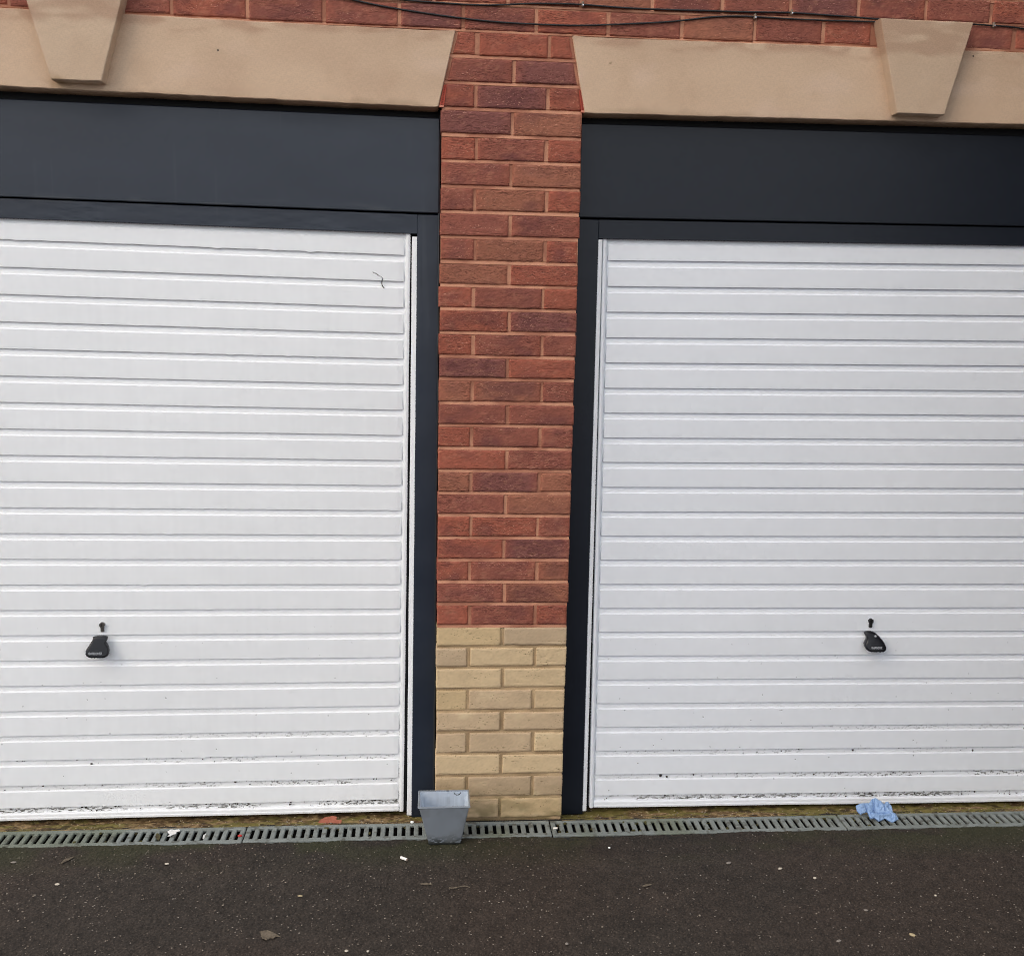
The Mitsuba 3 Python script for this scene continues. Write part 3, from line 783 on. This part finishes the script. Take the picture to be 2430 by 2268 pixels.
# ------------------------------------------------------------------ garage doors
SB = [1.8842, 1.8014, 1.7185, 1.6352, 1.5528, 1.469, 1.386, 1.3025, 1.219, 1.1347, 1.0503, 0.9659, 0.8816, 0.7965, 0.7111, 0.626, 0.5396, 0.4531, 0.3661, 0.2787, 0.1916, 0.1024, 0.0232]
ST = [1.9327] + [b - 0.0218 for b in SB[:-1]]
YS, YG = 0.0700, 0.0752
for side in (-1, 1):
    nm = 'left' if side < 0 else 'right'
    face, groove = ('white_gloss', 'white_gloss_groove') if side < 0 else ('white_satin', 'white_satin_groove')
    dk = thing('garage_door', ('white ribbed garage door left of the brick pier, with glossy brushed paint' if side < 0 else
                               'white ribbed garage door right of the brick pier, with the blue glove at its foot'), 'garage door', 'garage doors')
    e_in, e_out = (0.3390, 2.300) if side < 0 else (0.3350, 2.296)
    lo, hi = sorted((side * (e_in - 0.012), side * (e_out + 0.012)))
    # groove sheet: gently uneven pressed steel
    kz, ky = [-0.012], [YG + 0.0035]
    for zt, zb in zip(reversed(ST), reversed(SB)):          # pressed deep under each lip, shallower towards the rib below
        kz += [zb - 0.0024, zb + 0.0006, zb + 0.006, (zt + zb) / 2, zt + 0.0018]
        ky += [YG + 0.0036, YG + 0.0048, YG + 0.0040, YG + 0.0010, YG - 0.0004]
    kz.append(1.985)
    ky.append(YG + 0.003)
    xs, zs = np.linspace(lo, hi, 120), np.array(kz)
    X, Z = np.meshgrid(xs, zs, indexing='ij')
    part(dk, 'panel_sheet', grid_mesh(np.stack([X, np.broadcast_to(np.array(ky), X.shape), Z], -1)), groove, smooth=20)
    for i, (zt, zb) in enumerate(zip(ST, SB)):
        # section from top to bottom: sloped shoulder that faces up, flat face, sharp lower lip turned back to the groove
        sec = [(YG + 0.003, zt + 0.0026), (YG - 0.0002, zt + 0.0025), (YG - 0.0012, zt + 0.0021), (YS + 0.0008, zt + 0.0005), (YS + 0.0001, zt - 0.0002), (YS, zt - 0.0014),
               (YS, (zt + zb) / 2), (YS, zb + 0.0018), (YS + 0.0002, zb + 0.0007), (YS + 0.0009, zb + 0.0001), (YS + 0.0028, zb), (YG + 0.0052, zb + 0.0008)]
        n = 260 if side < 0 else 120
        a, b = side * e_in, side * e_out
        t = np.linspace(0, 1, n)
        t = np.r_[0, 0.0012, 0.0024, t[1:-1] * 0.994 + 0.003, 0.9976, 0.9988, 1]
        xs = a + (b - a) * t
        q = np.stack([xs * 28, np.full_like(xs, i * 5.3), np.full_like(xs, side)], -1)
        wave = meshkit.fbm(q, 3, 7) - 0.5
        slow = meshkit.fbm(np.stack([xs * 2.5, np.full_like(xs, i * 2.1), np.full_like(xs, side * 2)], -1), 2, 9) - 0.5
        amp = 0.0020 if side < 0 else 0.0004
        drips = np.clip(meshkit.noise(np.stack([xs * 75, np.full_like(xs, i * 9.7), np.full_like(xs, 1.0)], -1), 4) - 0.80, 0, 1) * np.clip(meshkit.noise(np.stack([xs * 6, np.full_like(xs, i * 3.3), np.full_like(xs, 2.0)], -1), 5) - 0.52, 0, 1) * 2
        loops = []
        for kx, x in enumerate(xs):
            end = 0.0 if 2 < kx < len(xs) - 3 else (1.0 if kx in (0, len(xs) - 1) else 0.35)
            row = []
            for js, (y, z) in enumerate(sec):
                y2 = y + 0.0006 * slow[kx]
                z2 = z + 0.0006 * slow[kx]
                if js in (7, 8, 9, 10):
                    z2 += amp * wave[kx] * 0.8 - (0.020 * drips[kx] if side < 0 else 0)
                    if side < 0:
                        y2 -= 0.006 * drips[kx]
                y2 = min(y2 + end * 0.0055, YG + 0.0052)
                row.append([x, y2, z2])
            loops.append(row)
        part(dk, 'slat', grid_mesh(np.array(loops), flip=(side < 0)), face, smooth=38)
    # frame of the leaf
    s_in, s_out = (0.3200, 0.3350) if side < 0 else (0.3165, 0.3312)

    def stile(a, b):
        sec = [(a, 0.090), (a, 0.0700), (a + 0.0022, 0.0668), ((a + b) / 2, 0.0660), (b - 0.0028, 0.0676), (b, 0.0710), (b, 0.090)]
        zr = np.linspace(-0.0205, 1.99, 60)
        return loft([[[side * x, y + 0.0004 * math.sin(9 * z + a * 50), z] for x, y in sec] for z in zr])
    sk = part(dk, 'stile', stile(s_in, s_out), face, smooth=25)
    for z in (1.926, 1.897, 0.040, 0.014):
        rv = trimesh.creation.icosphere(2, 0.0026)
        rv.apply_scale((1, 0.6, 1))
        rv.apply_translation((side * (s_in + s_out) / 2, 0.0664, z))
        part(sk, 'rivet', rv, face, smooth=True)
    part(dk, 'stile', stile(2.306, 2.322), face, smooth=25)
    sec = [(0.090, 0.0040), (0.0700, 0.0036), (0.0672, 0.0010), (0.0664, -0.0030), (0.0668, -0.0085), (0.0655, -0.0110), (0.0660, -0.0180), (0.0690, -0.0205), (0.090, -0.0205)]
    xs = np.linspace(s_out + 0.0012, 2.305, 90)
    part(dk, 'bottom_rail', loft([[[side * x, y, z + 0.0006 * math.sin(7 * x + side)] for y, z in sec] for x in xs]), face, smooth=25)
    # dirty crumbs lodged on the bottom rail
    cr = []
    r = np.random.default_rng(40 + side)
    for _ in range(260):
        x = side * r.uniform(0.35, 1.9)
        s = abs(r.normal(0, 0.0011)) + 0.0007
        m = trimesh.creation.icosphere(0, s)
        m.apply_scale(r.uniform(0.6, 1.6, 3))
        gi = r.choice([22, 22, 22, 21, 20])
        zz = SB[gi] - 0.002 if r.random() < 0.6 else SB[gi] - r.uniform(0.003, 0.017)
        m.apply_translation((x, YG - 0.0008, zz))
        cr.append(m)
    part(dk, 'dirt_crumbs', cat(cr), 'trough_material', kind='stuff')
    # handle, its lettering and the lock above
    if side < 0:
        out = [(-1.3405, 0.6245), (-1.3270, 0.6262), (-1.3050, 0.6265), (-1.2965, 0.6235), (-1.2970, 0.6140), (-1.3000, 0.6040), (-1.2950, 0.5940), (-1.2905, 0.5830), (-1.2890, 0.5690), (-1.2925, 0.5590), (-1.3020, 0.5540), (-1.3250, 0.5535), (-1.3470, 0.5545),
               (-1.3580, 0.5610), (-1.3612, 0.5710), (-1.3590, 0.5830), (-1.3530, 0.5935), (-1.3470, 0.6050), (-1.3410, 0.6160)]
        lx, hx, lw = -1.3490, -1.3145, 0.0430
        lz = 0.5735
    else:
        out = [(1.2735, 0.6265), (1.2800, 0.6300), (1.2930, 0.6305), (1.3020, 0.6290), (1.3150, 0.6200), (1.3270, 0.6060), (1.3370, 0.5920), (1.3425, 0.5800), (1.3445, 0.5715), (1.3425, 0.5625), (1.3345, 0.5568), (1.3150, 0.5558), (1.2930, 0.5563),
               (1.2780, 0.5615), (1.2715, 0.5710), (1.2705, 0.5810), (1.2745, 0.5915), (1.2775, 0.6000), (1.2765, 0.6110), (1.2730, 0.6190)]
        lx, hx, lw = 1.2880, 1.2965, 0.0380
        lz = 0.5765
    ztop = max(z for x, z in out)
    out = [(x, ztop - (ztop - z) * 0.90) for x, z in out]
    poly = sg.Polygon(spline(out + [out[0]], 90)[:-1]).buffer(0.0005)
    zmin, zmax = poly.bounds[1], poly.bounds[3]
    k = 96
    base = np.array([poly.exterior.interpolate(t, normalized=True).coords[0] for t in np.linspace(0, 1, k, endpoint=False)])
    cen = base.mean(0)
    rings = []
    for sc, dy in ((0.90, 0.0), (1.0, 0.004), (1.0, 0.012), (0.985, 0.0155), (0.93, 0.0180), (0.80, 0.0190), (0.4, 0.0192)):
        q = cen + (base - cen) * sc
        lean = 0.020 * (1 - (q[:, 1] - zmin) / (zmax - zmin))          # the grip swells out towards its foot
        rings.append(np.c_[q[:, 0], YS - 0.004 - dy - lean * (0.3 if dy == 0 else 1), q[:, 1]])
    hk = part(dk, 'handle', loft(rings), 'black_plastic', smooth=40)
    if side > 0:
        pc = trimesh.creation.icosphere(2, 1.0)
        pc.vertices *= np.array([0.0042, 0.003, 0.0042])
        part(hk, 'pivot_cap', pc.apply_translation((1.3065, YS - 0.0268, 0.6165)), 'letter_grey', smooth=True)  # pale spot standing in for a highlight on the grip
    tx = meshkit.text_mesh('GARADOR', 0.0076, 0.0008, bold=True)
    tx.apply_scale((lw / tx.extents[0], 1, 1))
    tx.apply_transform(np.array([[1, 0, 0, 0], [0, 0, -1, 0], [0, 1, 0, 0], [0, 0, 0, 1.0]]))
    tx.apply_translation((lx - tx.bounds[0][0], YS - 0.0425, lz))
    part(hk, 'lettering', tx, 'letter_grey')
    zl = 0.6685 if side < 0 else 0.6710
    cyl = trimesh.creation.cylinder(0.0086, 0.010, sections=28)
    cyl.apply_transform(trimesh.transformations.rotation_matrix(math.pi / 2, (1, 0, 0)))
    cyl.apply_translation((hx, YS - 0.004, zl - 0.0065))
    blade = rbox(hx - 0.0054, hx + 0.0054, YS - 0.008, YS + 0.001, zl - 0.0300, zl - 0.010, 0.0018)
    lk = part(dk, 'lock', cat([cyl, blade]), 'worn_steel' if side < 0 else 'dark_steel', smooth=30)
    part(lk, 'keyhole', rbox(hx - 0.0009, hx + 0.0009, YS - 0.0094, YS - 0.006, zl - 0.011, zl - 0.002, 0.0002), 'black_plastic')

# a dark paint crack on the left door, built as a thin tube
crack_pts = [(-0.431, 1.822), (-0.425, 1.818), (-0.42, 1.817), (-0.416, 1.813), (-0.41, 1.81), (-0.405, 1.807), (-0.401, 1.803), (-0.401, 1.798), (-0.403, 1.79), (-0.402, 1.783), (-0.4, 1.777), (-0.397, 1.774), (-0.394, 1.771)]
p = spline([(x, 0.0690, z) for x, z in crack_pts], 60)
rad = np.interp(np.linspace(0, 1, 60), [0, 0.1, 0.3, 0.42, 0.5, 0.6, 0.95, 1], [0.0006, 0.0009, 0.0009, 0.0004, 0.0009, 0.0014, 0.0015, 0.0010])
whole('dark_thread', tube(p, rad, 7), 'trough_material', 'dark wiggly paint crack at the upper right of the left door', 'crack', smooth=True)

# ------------------------------------------------------------------ cables
CA = [(-0.75, 2.64), (-0.60, 2.626), (-0.518, 2.617), (-0.405, 2.600), (-0.291, 2.587), (-0.157, 2.575), (-0.027, 2.568), (0.07, 2.567), (0.168, 2.568), (0.265, 2.573), (0.363, 2.581), (0.442, 2.588), (0.521, 2.598), (0.60, 2.610), (0.69, 2.617), (0.742, 2.6175),
      (0.856, 2.616), (0.957, 2.616), (1.038, 2.617), (1.12, 2.6185), (1.25, 2.620)]
CB = [(-0.8, 2.634), (-0.55, 2.627), (-0.405, 2.622), (-0.300, 2.618), (-0.215, 2.616), (-0.119, 2.6145), (-0.028, 2.619), (0.05, 2.6255), (0.12, 2.628), (0.205, 2.629), (0.30, 2.626), (0.42, 2.6255), (0.52, 2.627), (0.619, 2.629), (0.70, 2.630), (0.794, 2.633),
      (0.858, 2.634), (0.956, 2.632), (1.037, 2.630), (1.127, 2.627), (1.27, 2.626), (1.433, 2.6255), (1.508, 2.624), (1.554, 2.623), (1.613, 2.619), (1.75, 2.612), (1.95, 2.606)]
for pts, lab in ((CA, 'black cable that sags lowest over the brick pier between the lintels'), (CB, 'black cable running along the brick joint, upper of the two, on past the right keystone')):
    p = spline([(x, -0.0048 - 0.0012 * math.sin(7 * x), z) for x, z in pts], 240)
    whole('cable', tube(p, 0.0027, 8), 'cable_material', lab, 'cable', 'cables across the brickwork', smooth=True)
for x, z, lab in ((0.206, 2.633, 'small cable clip above the left end of the right lintel'), (0.742, 2.6205, 'small cable clip holding the lower cable where the two cables meet'),
                  (0.857, 2.638, 'small cable clip on the upper cable, left of the right keystone'), (1.509, 2.6285, 'small cable clip right of the right keystone')):
    c = thing('cable_clip', lab, 'cable clip', 'cable clips')
    part(c, 'saddle', rbox(x - 0.0035, x + 0.0035, -0.0105, 0.001, z - 0.011, z + 0.005, 0.002), 'clip_material')
    nl = trimesh.creation.cylinder(0.0021, 0.004, sections=12)
    nl.apply_transform(trimesh.transformations.rotation_matrix(math.pi / 2, (1, 0, 0)))
    nl.apply_translation((x + 0.0005, -0.0115, z - 0.0065))
    part(c, 'nail', nl, 'steel', smooth=30)

# ------------------------------------------------------------------ metal pot
pot = thing('planter_pot', 'empty square grey metal pot standing on the drain below the brick pier', 'plant pot')


def sq(x0, x1, y0, y1, z, r=0.004, k=5):
    pts = []
    for cx, cy, a0 in ((x1 - r, y1 - r, 0), (x0 + r, y1 - r, 90), (x0 + r, y0 + r, 180), (x1 - r, y0 + r, 270)):
        for t in np.linspace(0, 90, k):
            a = math.radians(a0 + t)
            pts.append([cx + r * math.cos(a), cy + r * math.sin(a), z])
    out = []
    pts = np.array(pts)
    for i in range(len(pts)):                               # extra points along the sides let the sheet metal bow a little
        a, b = pts[i], pts[(i + 1) % len(pts)]
        out.append(a)
        if np.linalg.norm(b - a) > 0.02:
            out += [a + (b - a) * t for t in (0.25, 0.5, 0.75)]
    return np.array(out)


B0, T0 = (-0.2405, -0.1345, -0.166, -0.088), (-0.2725, -0.1095, -0.1885, -0.0745)
at = lambda t, d=0.0: [B0[0] + (T0[0] - B0[0]) * t + d, B0[1] + (T0[1] - B0[1]) * t - d, B0[2] + (T0[2] - B0[2]) * t + d, B0[3] + (T0[3] - B0[3]) * t - d]
zat = lambda t: GZ + 0.003 + 0.137 * t
loops = [sq(*at(t), zat(t)) for t in np.linspace(0, 1, 9)] + [sq(*at(1, 0.0018), zat(1))] + [sq(*at(t, 0.0018), zat(t)) for t in np.linspace(0.97, 0.08, 9)]
L = np.array(loops)
part(pot, 'body', loft(L[:9], closed_ends=False), 'pot_material', smooth=35)
part(pot, 'inner_lining', loft(L[8:], closed_ends=False), 'pot_sky_lit_material', smooth=35)
part(pot, 'base', loft(np.array([sq(*at(0.05, 0.0019), zat(0.05)), sq(*at(0.08, 0.0019), zat(0.08))])), 'pot_material', smooth=35)
part(pot, 'rim', loft([sq(*at(1, 0.0004), zat(0.970)), sq(*at(1, -0.0018), zat(0.972)), sq(*at(1, -0.0030), zat(0.985)), sq(*at(1, -0.0024), zat(1.004)), sq(*at(1, 0.0002), zat(1.012)), sq(*at(1, 0.0024), zat(1.004)), sq(*at(1, 0.0026), zat(0.985))], closed_ends=False), 'pot_material', smooth=40)
part(pot, 'foot', loft([sq(*at(0, 0.002), GZ - 0.0035), sq(*at(0, 0.0005), GZ - 0.002), sq(*at(0, -0.0006), GZ + 0.001), sq(*at(0, -0.0004), GZ + 0.004)]), 'pot_foot_material', smooth=35)
an = np.linspace(math.pi, 2 * math.pi, 24)
loop = [(-0.146 + 0.0105 * math.cos(a), T0[3] - 0.0035, 0.122 + 0.0085 * math.sin(a)) for a in an]
part(pot, 'hanging_loop', tube(loop, 0.0012, 7), 'pot_foot_material', smooth=True)

# ------------------------------------------------------------------ blue glove
OUT = [(1.2516, 0.0669), (1.2493, 0.0448), (1.2581, 0.0308), (1.2702, 0.037), (1.2848, 0.0403), (1.2861, 0.0147), (1.3017, 0.0162), (1.3139, 0.0032), (1.3393, 0.0135), (1.3601, -0.0032), (1.387, 0.0107), (1.3859, 0.0308), (1.3768, 0.0383), (1.3814, 0.0604),
       (1.3746, 0.0792), (1.3644, 0.0794), (1.3561, 0.0702), (1.3499, 0.0816), (1.3331, 0.0969), (1.3176, 0.0916), (1.3049, 0.0769), (1.2731, 0.0757)]
poly = sg.Polygon(OUT)
st = 0.0012
gx, gy = np.arange(1.245, 1.393, st), np.arange(-0.006, 0.100, st)
from shapely import contains_xy
GX, GY = np.meshgrid(gx, gy, indexing='ij')
ins = contains_xy(poly, GX, GY)
dist = np.array([poly.exterior.distance(sg.Point(a, b)) for a, b in zip(GX.ravel(), GY.ravel())]).reshape(GX.shape)
n1 = meshkit.fbm(np.stack([GX * 45 + 1.5 * meshkit.noise(np.stack([GX * 30, GY * 30, GX * 0], -1), 3), GY * 30, GX * 0], -1), 3, 21)
ridge = 1 - np.abs(2 * n1 - 1) * 1.9
fold = 0.013 * ridge + 0.006 * (meshkit.fbm(np.stack([GX * 130, GY * 90, GX * 0], -1), 3, 22) - 0.5)
# deep creases that part the fingers
crease = lambda x0, y0, x1, y1, w: np.exp(-(np.abs((GX - x0) * (y1 - y0) - (GY - y0) * (x1 - x0)) / math.hypot(x1 - x0, y1 - y0) / w) ** 2) * (((GX - x0) * (x1 - x0) + (GY - y0) * (y1 - y0)) / ((x1 - x0) ** 2 + (y1 - y0) ** 2) > -0.1) * (((GX - x0) * (x1 - x0) + (GY - y0) * (y1 - y0)) / ((x1 - x0) ** 2 + (y1 - y0) ** 2) < 1.1)
fold -= 0.012 * crease(1.325, 0.098, 1.312, 0.045, 0.0035) + 0.010 * crease(1.350, 0.082, 1.350, 0.045, 0.003) + 0.010 * crease(1.287, 0.080, 1.284, 0.030, 0.003) + 0.006 * crease(1.30, 0.036, 1.36, 0.032, 0.003)
fold *= np.clip(dist / 0.010, 0.05, 1)
base = np.stack([GX, -0.09 + GY * 0.867, -0.0115 + np.clip(GY, 0, 1) * 0.4985], -1)
nrm = np.array([0, -0.4985, 0.867])
topS = base + nrm * (0.003 + fold)[..., None]
botS = base - nrm * (0.0006 + 0.5 * 0.012 * np.clip(dist / 0.012, 0, 1))[..., None]
topS[..., 2] = np.maximum(topS[..., 2], -0.0095)
botS[..., 2] = np.maximum(botS[..., 2], -0.0105)
cell = ins[:-1, :-1] & ins[1:, :-1] & ins[1:, 1:] & ins[:-1, 1:]
ii, jj = np.nonzero(cell)
nv = GX.shape[1]
q = np.stack([ii * nv + jj, (ii + 1) * nv + jj, (ii + 1) * nv + jj + 1, ii * nv + jj + 1], -1)
N = GX.size
F = np.vstack([q[:, [0, 1, 2]], q[:, [0, 2, 3]], N + q[:, [2, 1, 0]], N + q[:, [3, 2, 0]]])
gm = trimesh.Trimesh(np.vstack([topS.reshape(-1, 3), botS.reshape(-1, 3)]), F, process=False)
gm.remove_unreferenced_vertices()
whole('rubber_glove', gm, 'glove_material', 'crumpled pale blue disposable glove lying on the drain by the right door', 'glove', smooth=True)


# ------------------------------------------------------------------ litter
def pebble(x, y, s, z=GZ - 0.001, flat=0.6, long=1.0, rot=0.0, sd=0):
    m = trimesh.creation.icosphere(2, 1.0)
    v = m.vertices * (1 + 0.5 * (meshkit.fbm(m.vertices * 1.3 + sd * 7.7, 2, sd)[:, None] - 0.5))
    v = v * np.array([s * long, s, s * flat])
    m = trimesh.Trimesh(v, m.faces, process=False)
    m.apply_transform(trimesh.transformations.rotation_matrix(rot, (0, 0, 1)))
    m.apply_translation((x, y, z + s * flat * 0.5))
    return m


PEB = [(0.348, -0.213, 0.0048, 'white_stone', 1.0, 'bright white pebble on the tarmac in front of the right door'),
       (0.868, -0.362, 0.0055, 'pale_stone', 1.6, 'pale oblong pebble on the tarmac below the right door'),
       (0.958, -0.420, 0.0055, 'pale_stone', 1.2, 'pale pebble on the tarmac just right of the oblong one'),
       (1.292, -0.531, 0.0050, 'pale_stone', 0.9, 'pale upright pebble on the tarmac towards the right edge'),
       (1.046, -0.596, 0.0050, 'grey_stone', 1.5, 'flat grey pebble on the tarmac right of centre'),
       (0.905, -0.738, 0.0055, 'grey_stone', 1.8, 'flat grey pebble near the bottom edge, right half'),
       (1.127, -0.720, 0.0068, 'cream_stone', 1.5, 'cream stone chip near the bottom edge at the right'),
       (0.714, -0.322, 0.0060, 'grey_stone', 1.7, 'grey stone chip on the dark tarmac below the right door'),
       (0.141, -0.713, 0.0055, 'grey_stone', 1.0, 'round grey pebble at the bottom edge near the middle'),
       (-1.347, -0.351, 0.0052, 'pale_stone', 1.5, 'pale pebble on the tarmac at the far left'),
       (-1.052, -0.250, 0.0058, 'pale_stone', 1.4, 'pale jagged chip near the left drain grate'),
       (-0.461, -0.715, 0.0052, 'pale_stone', 1.2, 'pale pebble at the bottom edge left of centre'),
       (-0.403, -0.719, 0.0046, 'pale_stone', 0.9, 'small pale pebble at the bottom edge, right of its neighbour'),
       (-0.619, -0.445, 0.0045, 'cream_stone', 1.9, 'slim cream chip on the tarmac left of the pot'),
       (-1.525, -0.220, 0.0048, 'grey_stone', 2.0, 'slim grey chip beside the drain at the left edge')]
for i, (x, y, s, mat, lg, lab) in enumerate(PEB):
    whole('pebble', pebble(x, y, s * 0.86, flat=0.5, long=lg, rot=rng.uniform(-0.6, 0.6), sd=i), mat, lab, 'pebble', 'pebbles on the tarmac', smooth=True)
whole('white_chip', pebble(-0.296, -0.022, 0.0052, z=GZ, flat=0.7, long=1.3, sd=50), 'white_stone', 'white chip at the foot of the dark frame left of the pot', 'stone chip', smooth=True)

# loose grit, too small to count
gv, gf, off = [], [], 0
ico = trimesh.creation.icosphere(0, 1.0)
r = np.random.default_rng(11)
for _ in range(4600):
    y = DRAIN_F - 0.012 - 1.0 * r.random() ** 1.15
    x = r.uniform(-2.0, 2.0)
    if meshkit.fbm(np.array([x * 3, y * 3, 1.0]), 2, 4) < r.uniform(0.25, 0.6):
        continue
    s = 0.0008 + 0.0010 * r.random() ** 3
    v = ico.vertices * (s * r.uniform(0.6, 1.7, 3) * np.array([1.3, 1.3, 0.7]))
    a = r.uniform(0, 6.28)
    v = v @ np.array([[math.cos(a), -math.sin(a), 0], [math.sin(a), math.cos(a), 0], [0, 0, 1]])
    gv.append(v + np.array([x, y, GZ - 0.0015]))
    gf.append(ico.faces + off)
    off += len(v)
for _ in range(260):                                        # crumbs on the sills
    x = r.choice([-1, 1]) * r.uniform(0.24, 1.9)
    y = r.uniform(DRAIN_B + 0.004, 0.06)
    s = 0.0010 + 0.0020 * r.random() ** 3
    gv.append(ico.vertices * (s * r.uniform(0.6, 1.5, 3)) + np.array([x, y, GZ + 0.001 - 0.026 * min(1, (y - DRAIN_B) / 0.09)]))
    gf.append(ico.faces + off)
    off += len(ico.vertices)
structure('loose_grit', trimesh.Trimesh(np.vstack(gv), np.vstack(gf), process=False), 'grit_material', 'loose pale grit scattered over the tarmac', kind='stuff')


def flake(outline, x, y, z, rot, s, curl, th=0.0008, sd=0):
    """A small torn or curled sheet (leaf, paper) with thickness."""
    pl = sg.Polygon(outline).buffer(0)
    v, f = trimesh.creation.triangulate_polygon(pl.segmentize(0.10), engine='earcut')
    m = trimesh.Trimesh(np.c_[v, np.zeros(len(v))], f, process=False)
    m = m.subdivide().subdivide()
    w = m.vertices
    h = curl * (w[:, 1] ** 2) + 0.16 * (meshkit.fbm(np.c_[w[:, 0] * 2.5, w[:, 1] * 3, np.full(len(w), sd)], 3, sd) - 0.3)
    h = h - h.min()
    top = np.c_[w[:, :2] * s, h * s + th]
    bot = np.c_[w[:, :2] * s, h * s]
    F = np.vstack([m.faces, m.faces[:, ::-1] + len(w)])
    edges = m.edges_sorted
    u, idx, cnt = np.unique(edges, axis=0, return_index=True, return_counts=True)
    be = m.edges[idx[cnt == 1]]
    F = np.vstack([F, np.c_[be[:, 0], be[:, 0] + len(w), be[:, 1] + len(w)], np.c_[be[:, 0], be[:, 1] + len(w), be[:, 1]]])
    o = trimesh.Trimesh(np.vstack([top, bot]), F, process=False)
    o.apply_transform(trimesh.transformations.rotation_matrix(rot, (0, 0, 1)))
    o.apply_translation((x, y, z))
    o.fix_normals()
    return o


LEAF = [(-1, 0.02), (-0.7, 0.16), (-0.35, 0.26), (0.0, 0.33), (0.3, 0.25), (0.65, 0.18), (1.0, 0.0), (0.7, -0.15), (0.35, -0.2), (0.1, -0.32), (-0.3, -0.26), (-0.65, -0.20)]
TORN = [(-1, 0.5), (-0.4, 0.62), (0.1, 0.45), (0.55, 0.25), (1.0, -0.05), (0.6, -0.1), (0.45, -0.45), (0.1, -0.38), (-0.1, -0.75), (-0.5, -0.6), (-0.75, -0.1)]
SCRAP = [(-0.5, 1.0), (0.1, 0.9), (0.65, 1.05), (0.95, 0.6), (0.45, 0.45), (0.5, -0.1), (0.1, -0.3), (-0.1, -0.9), (-0.55, -1.1), (-0.4, -0.3), (-0.75, 0.2), (-0.95, 0.7)]
for out_, x, y, z, rot, s, curl, mat, nm, ct, lab in (
        (LEAF, -1.364, -0.216, GZ, 0.95, 0.024, 0.7, 'dry_leaf_material', 'dry_leaf', 'leaf', 'curled pale leaf on the tarmac below the left grate'),
        (TORN, -0.678, -0.634, GZ - 0.003, -0.12, 0.031, 0.12, 'dry_leaf_material', 'dry_leaf', 'leaf', 'large torn grey leaf trodden into the tarmac at lower left'),
        (LEAF, -0.246, -0.399, GZ - 0.001, -0.05, 0.020, 0.2, 'dry_leaf_material', 'dry_leaf', 'leaf', 'small grey leaf scrap on the tarmac below the pot'),
        (LEAF, 0.425, -0.437, GZ - 0.001, 0.3, 0.017, 0.2, 'dry_leaf_material', 'dry_leaf', 'leaf', 'grey leaf crumb on the tarmac right of centre'),
        (LEAF, -1.122, -0.085, GZ + 0.001, 1.9, 0.026, 0.9, 'dark_leaf_material', 'dead_leaf', 'leaf', 'dark olive leaf stuck in the left drain grate'),
        (SCRAP, -1.079, -0.066, GZ + 0.001, 0.0, 0.022, 0.1, 'paper_material', 'paper_scrap', 'paper', 'torn white paper scrap lying on the left drain grate'),
        (LEAF, -0.972, -0.076, GZ - 0.004, 1.45, 0.022, 0.5, 'paper_material', 'paper_scrap', 'paper', 'narrow white sliver standing in a slot of the left grate')):
    whole(nm, flake(out_, x, y, z, rot, s, curl, sd=len(labels)), mat, lab, ct, smooth=25)
tw = spline([(-0.178, -0.424, GZ + 0.001), (-0.160, -0.427, GZ + 0.002), (-0.145, -0.423, GZ + 0.003), (-0.115, -0.426, GZ + 0.001)], 24)
whole('twig', tube(tw, np.linspace(0.0022, 0.0010, 24), 7), 'dry_leaf_material', 'short grey twig on the tarmac to the right below the pot', 'twig', smooth=True)


def butt(x, y, z, rot, L, r0, lab):
    k = thing('cigarette_butt', lab, 'cigarette butt')
    c = trimesh.creation.cylinder(r0, L, sections=18)
    c.apply_transform(trimesh.transformations.rotation_matrix(math.pi / 2, (0, 1, 0)))
    a = trimesh.creation.cylinder(r0 * 0.93, L * 0.14, sections=18)
    a.apply_transform(trimesh.transformations.rotation_matrix(math.pi / 2, (0, 1, 0)))
    a.apply_translation((L * 0.56, 0, 0))
    M = trimesh.transformations.rotation_matrix(rot, (0, 0, 1))
    M[:3, 3] = (x, y, z + r0)
    c.apply_transform(M)
    a.apply_transform(M)
    part(k, 'paper', c, 'butt_material', smooth=30)
    part(k, 'ash_end', a, 'ash_material', smooth=30)


butt(-0.318, -0.256, GZ - 0.001, -0.62, 0.024, 0.0042, 'white cigarette butt on the tarmac left of the pot')
butt(0.186, -0.086, GZ, 0.1, 0.014, 0.0032, 'small white cigarette butt at the seam between two grates')
# a flake of brick leaning by the left door
SH = [(-1, -0.25), (-0.75, 0.12), (-0.3, 0.42), (0.25, 0.5), (0.62, 0.36), (0.5, 0.12), (0.95, 0.05), (0.9, -0.3), (0.45, -0.2), (0.0, -0.34), (-0.5, -0.3)]
o = flake(SH, 0, 0, 0, 0, 0.044, 0.12, th=0.006, sd=33)
o.apply_transform(trimesh.transformations.rotation_matrix(0.35, (1, 0, 0)))
o.apply_transform(trimesh.transformations.rotation_matrix(0.12, (0, 0, 1)))
o.apply_translation((-0.578, 0.012, GZ - 0.014))
whole('brick_flake', o, 'shard_material', 'reddish flake of brick lying on the sill below the left door', 'brick flake', smooth=30)
cap = trimesh.creation.icosphere(2, 0.0065)
cap.vertices *= np.array([1.1, 0.9, 0.55])
whole('red_fragment', cap.apply_translation((-0.858, -0.088, GZ + 0.001)), 'red_plastic', 'small red plastic fragment in the last slot of the left grate', 'plastic fragment', smooth=True)
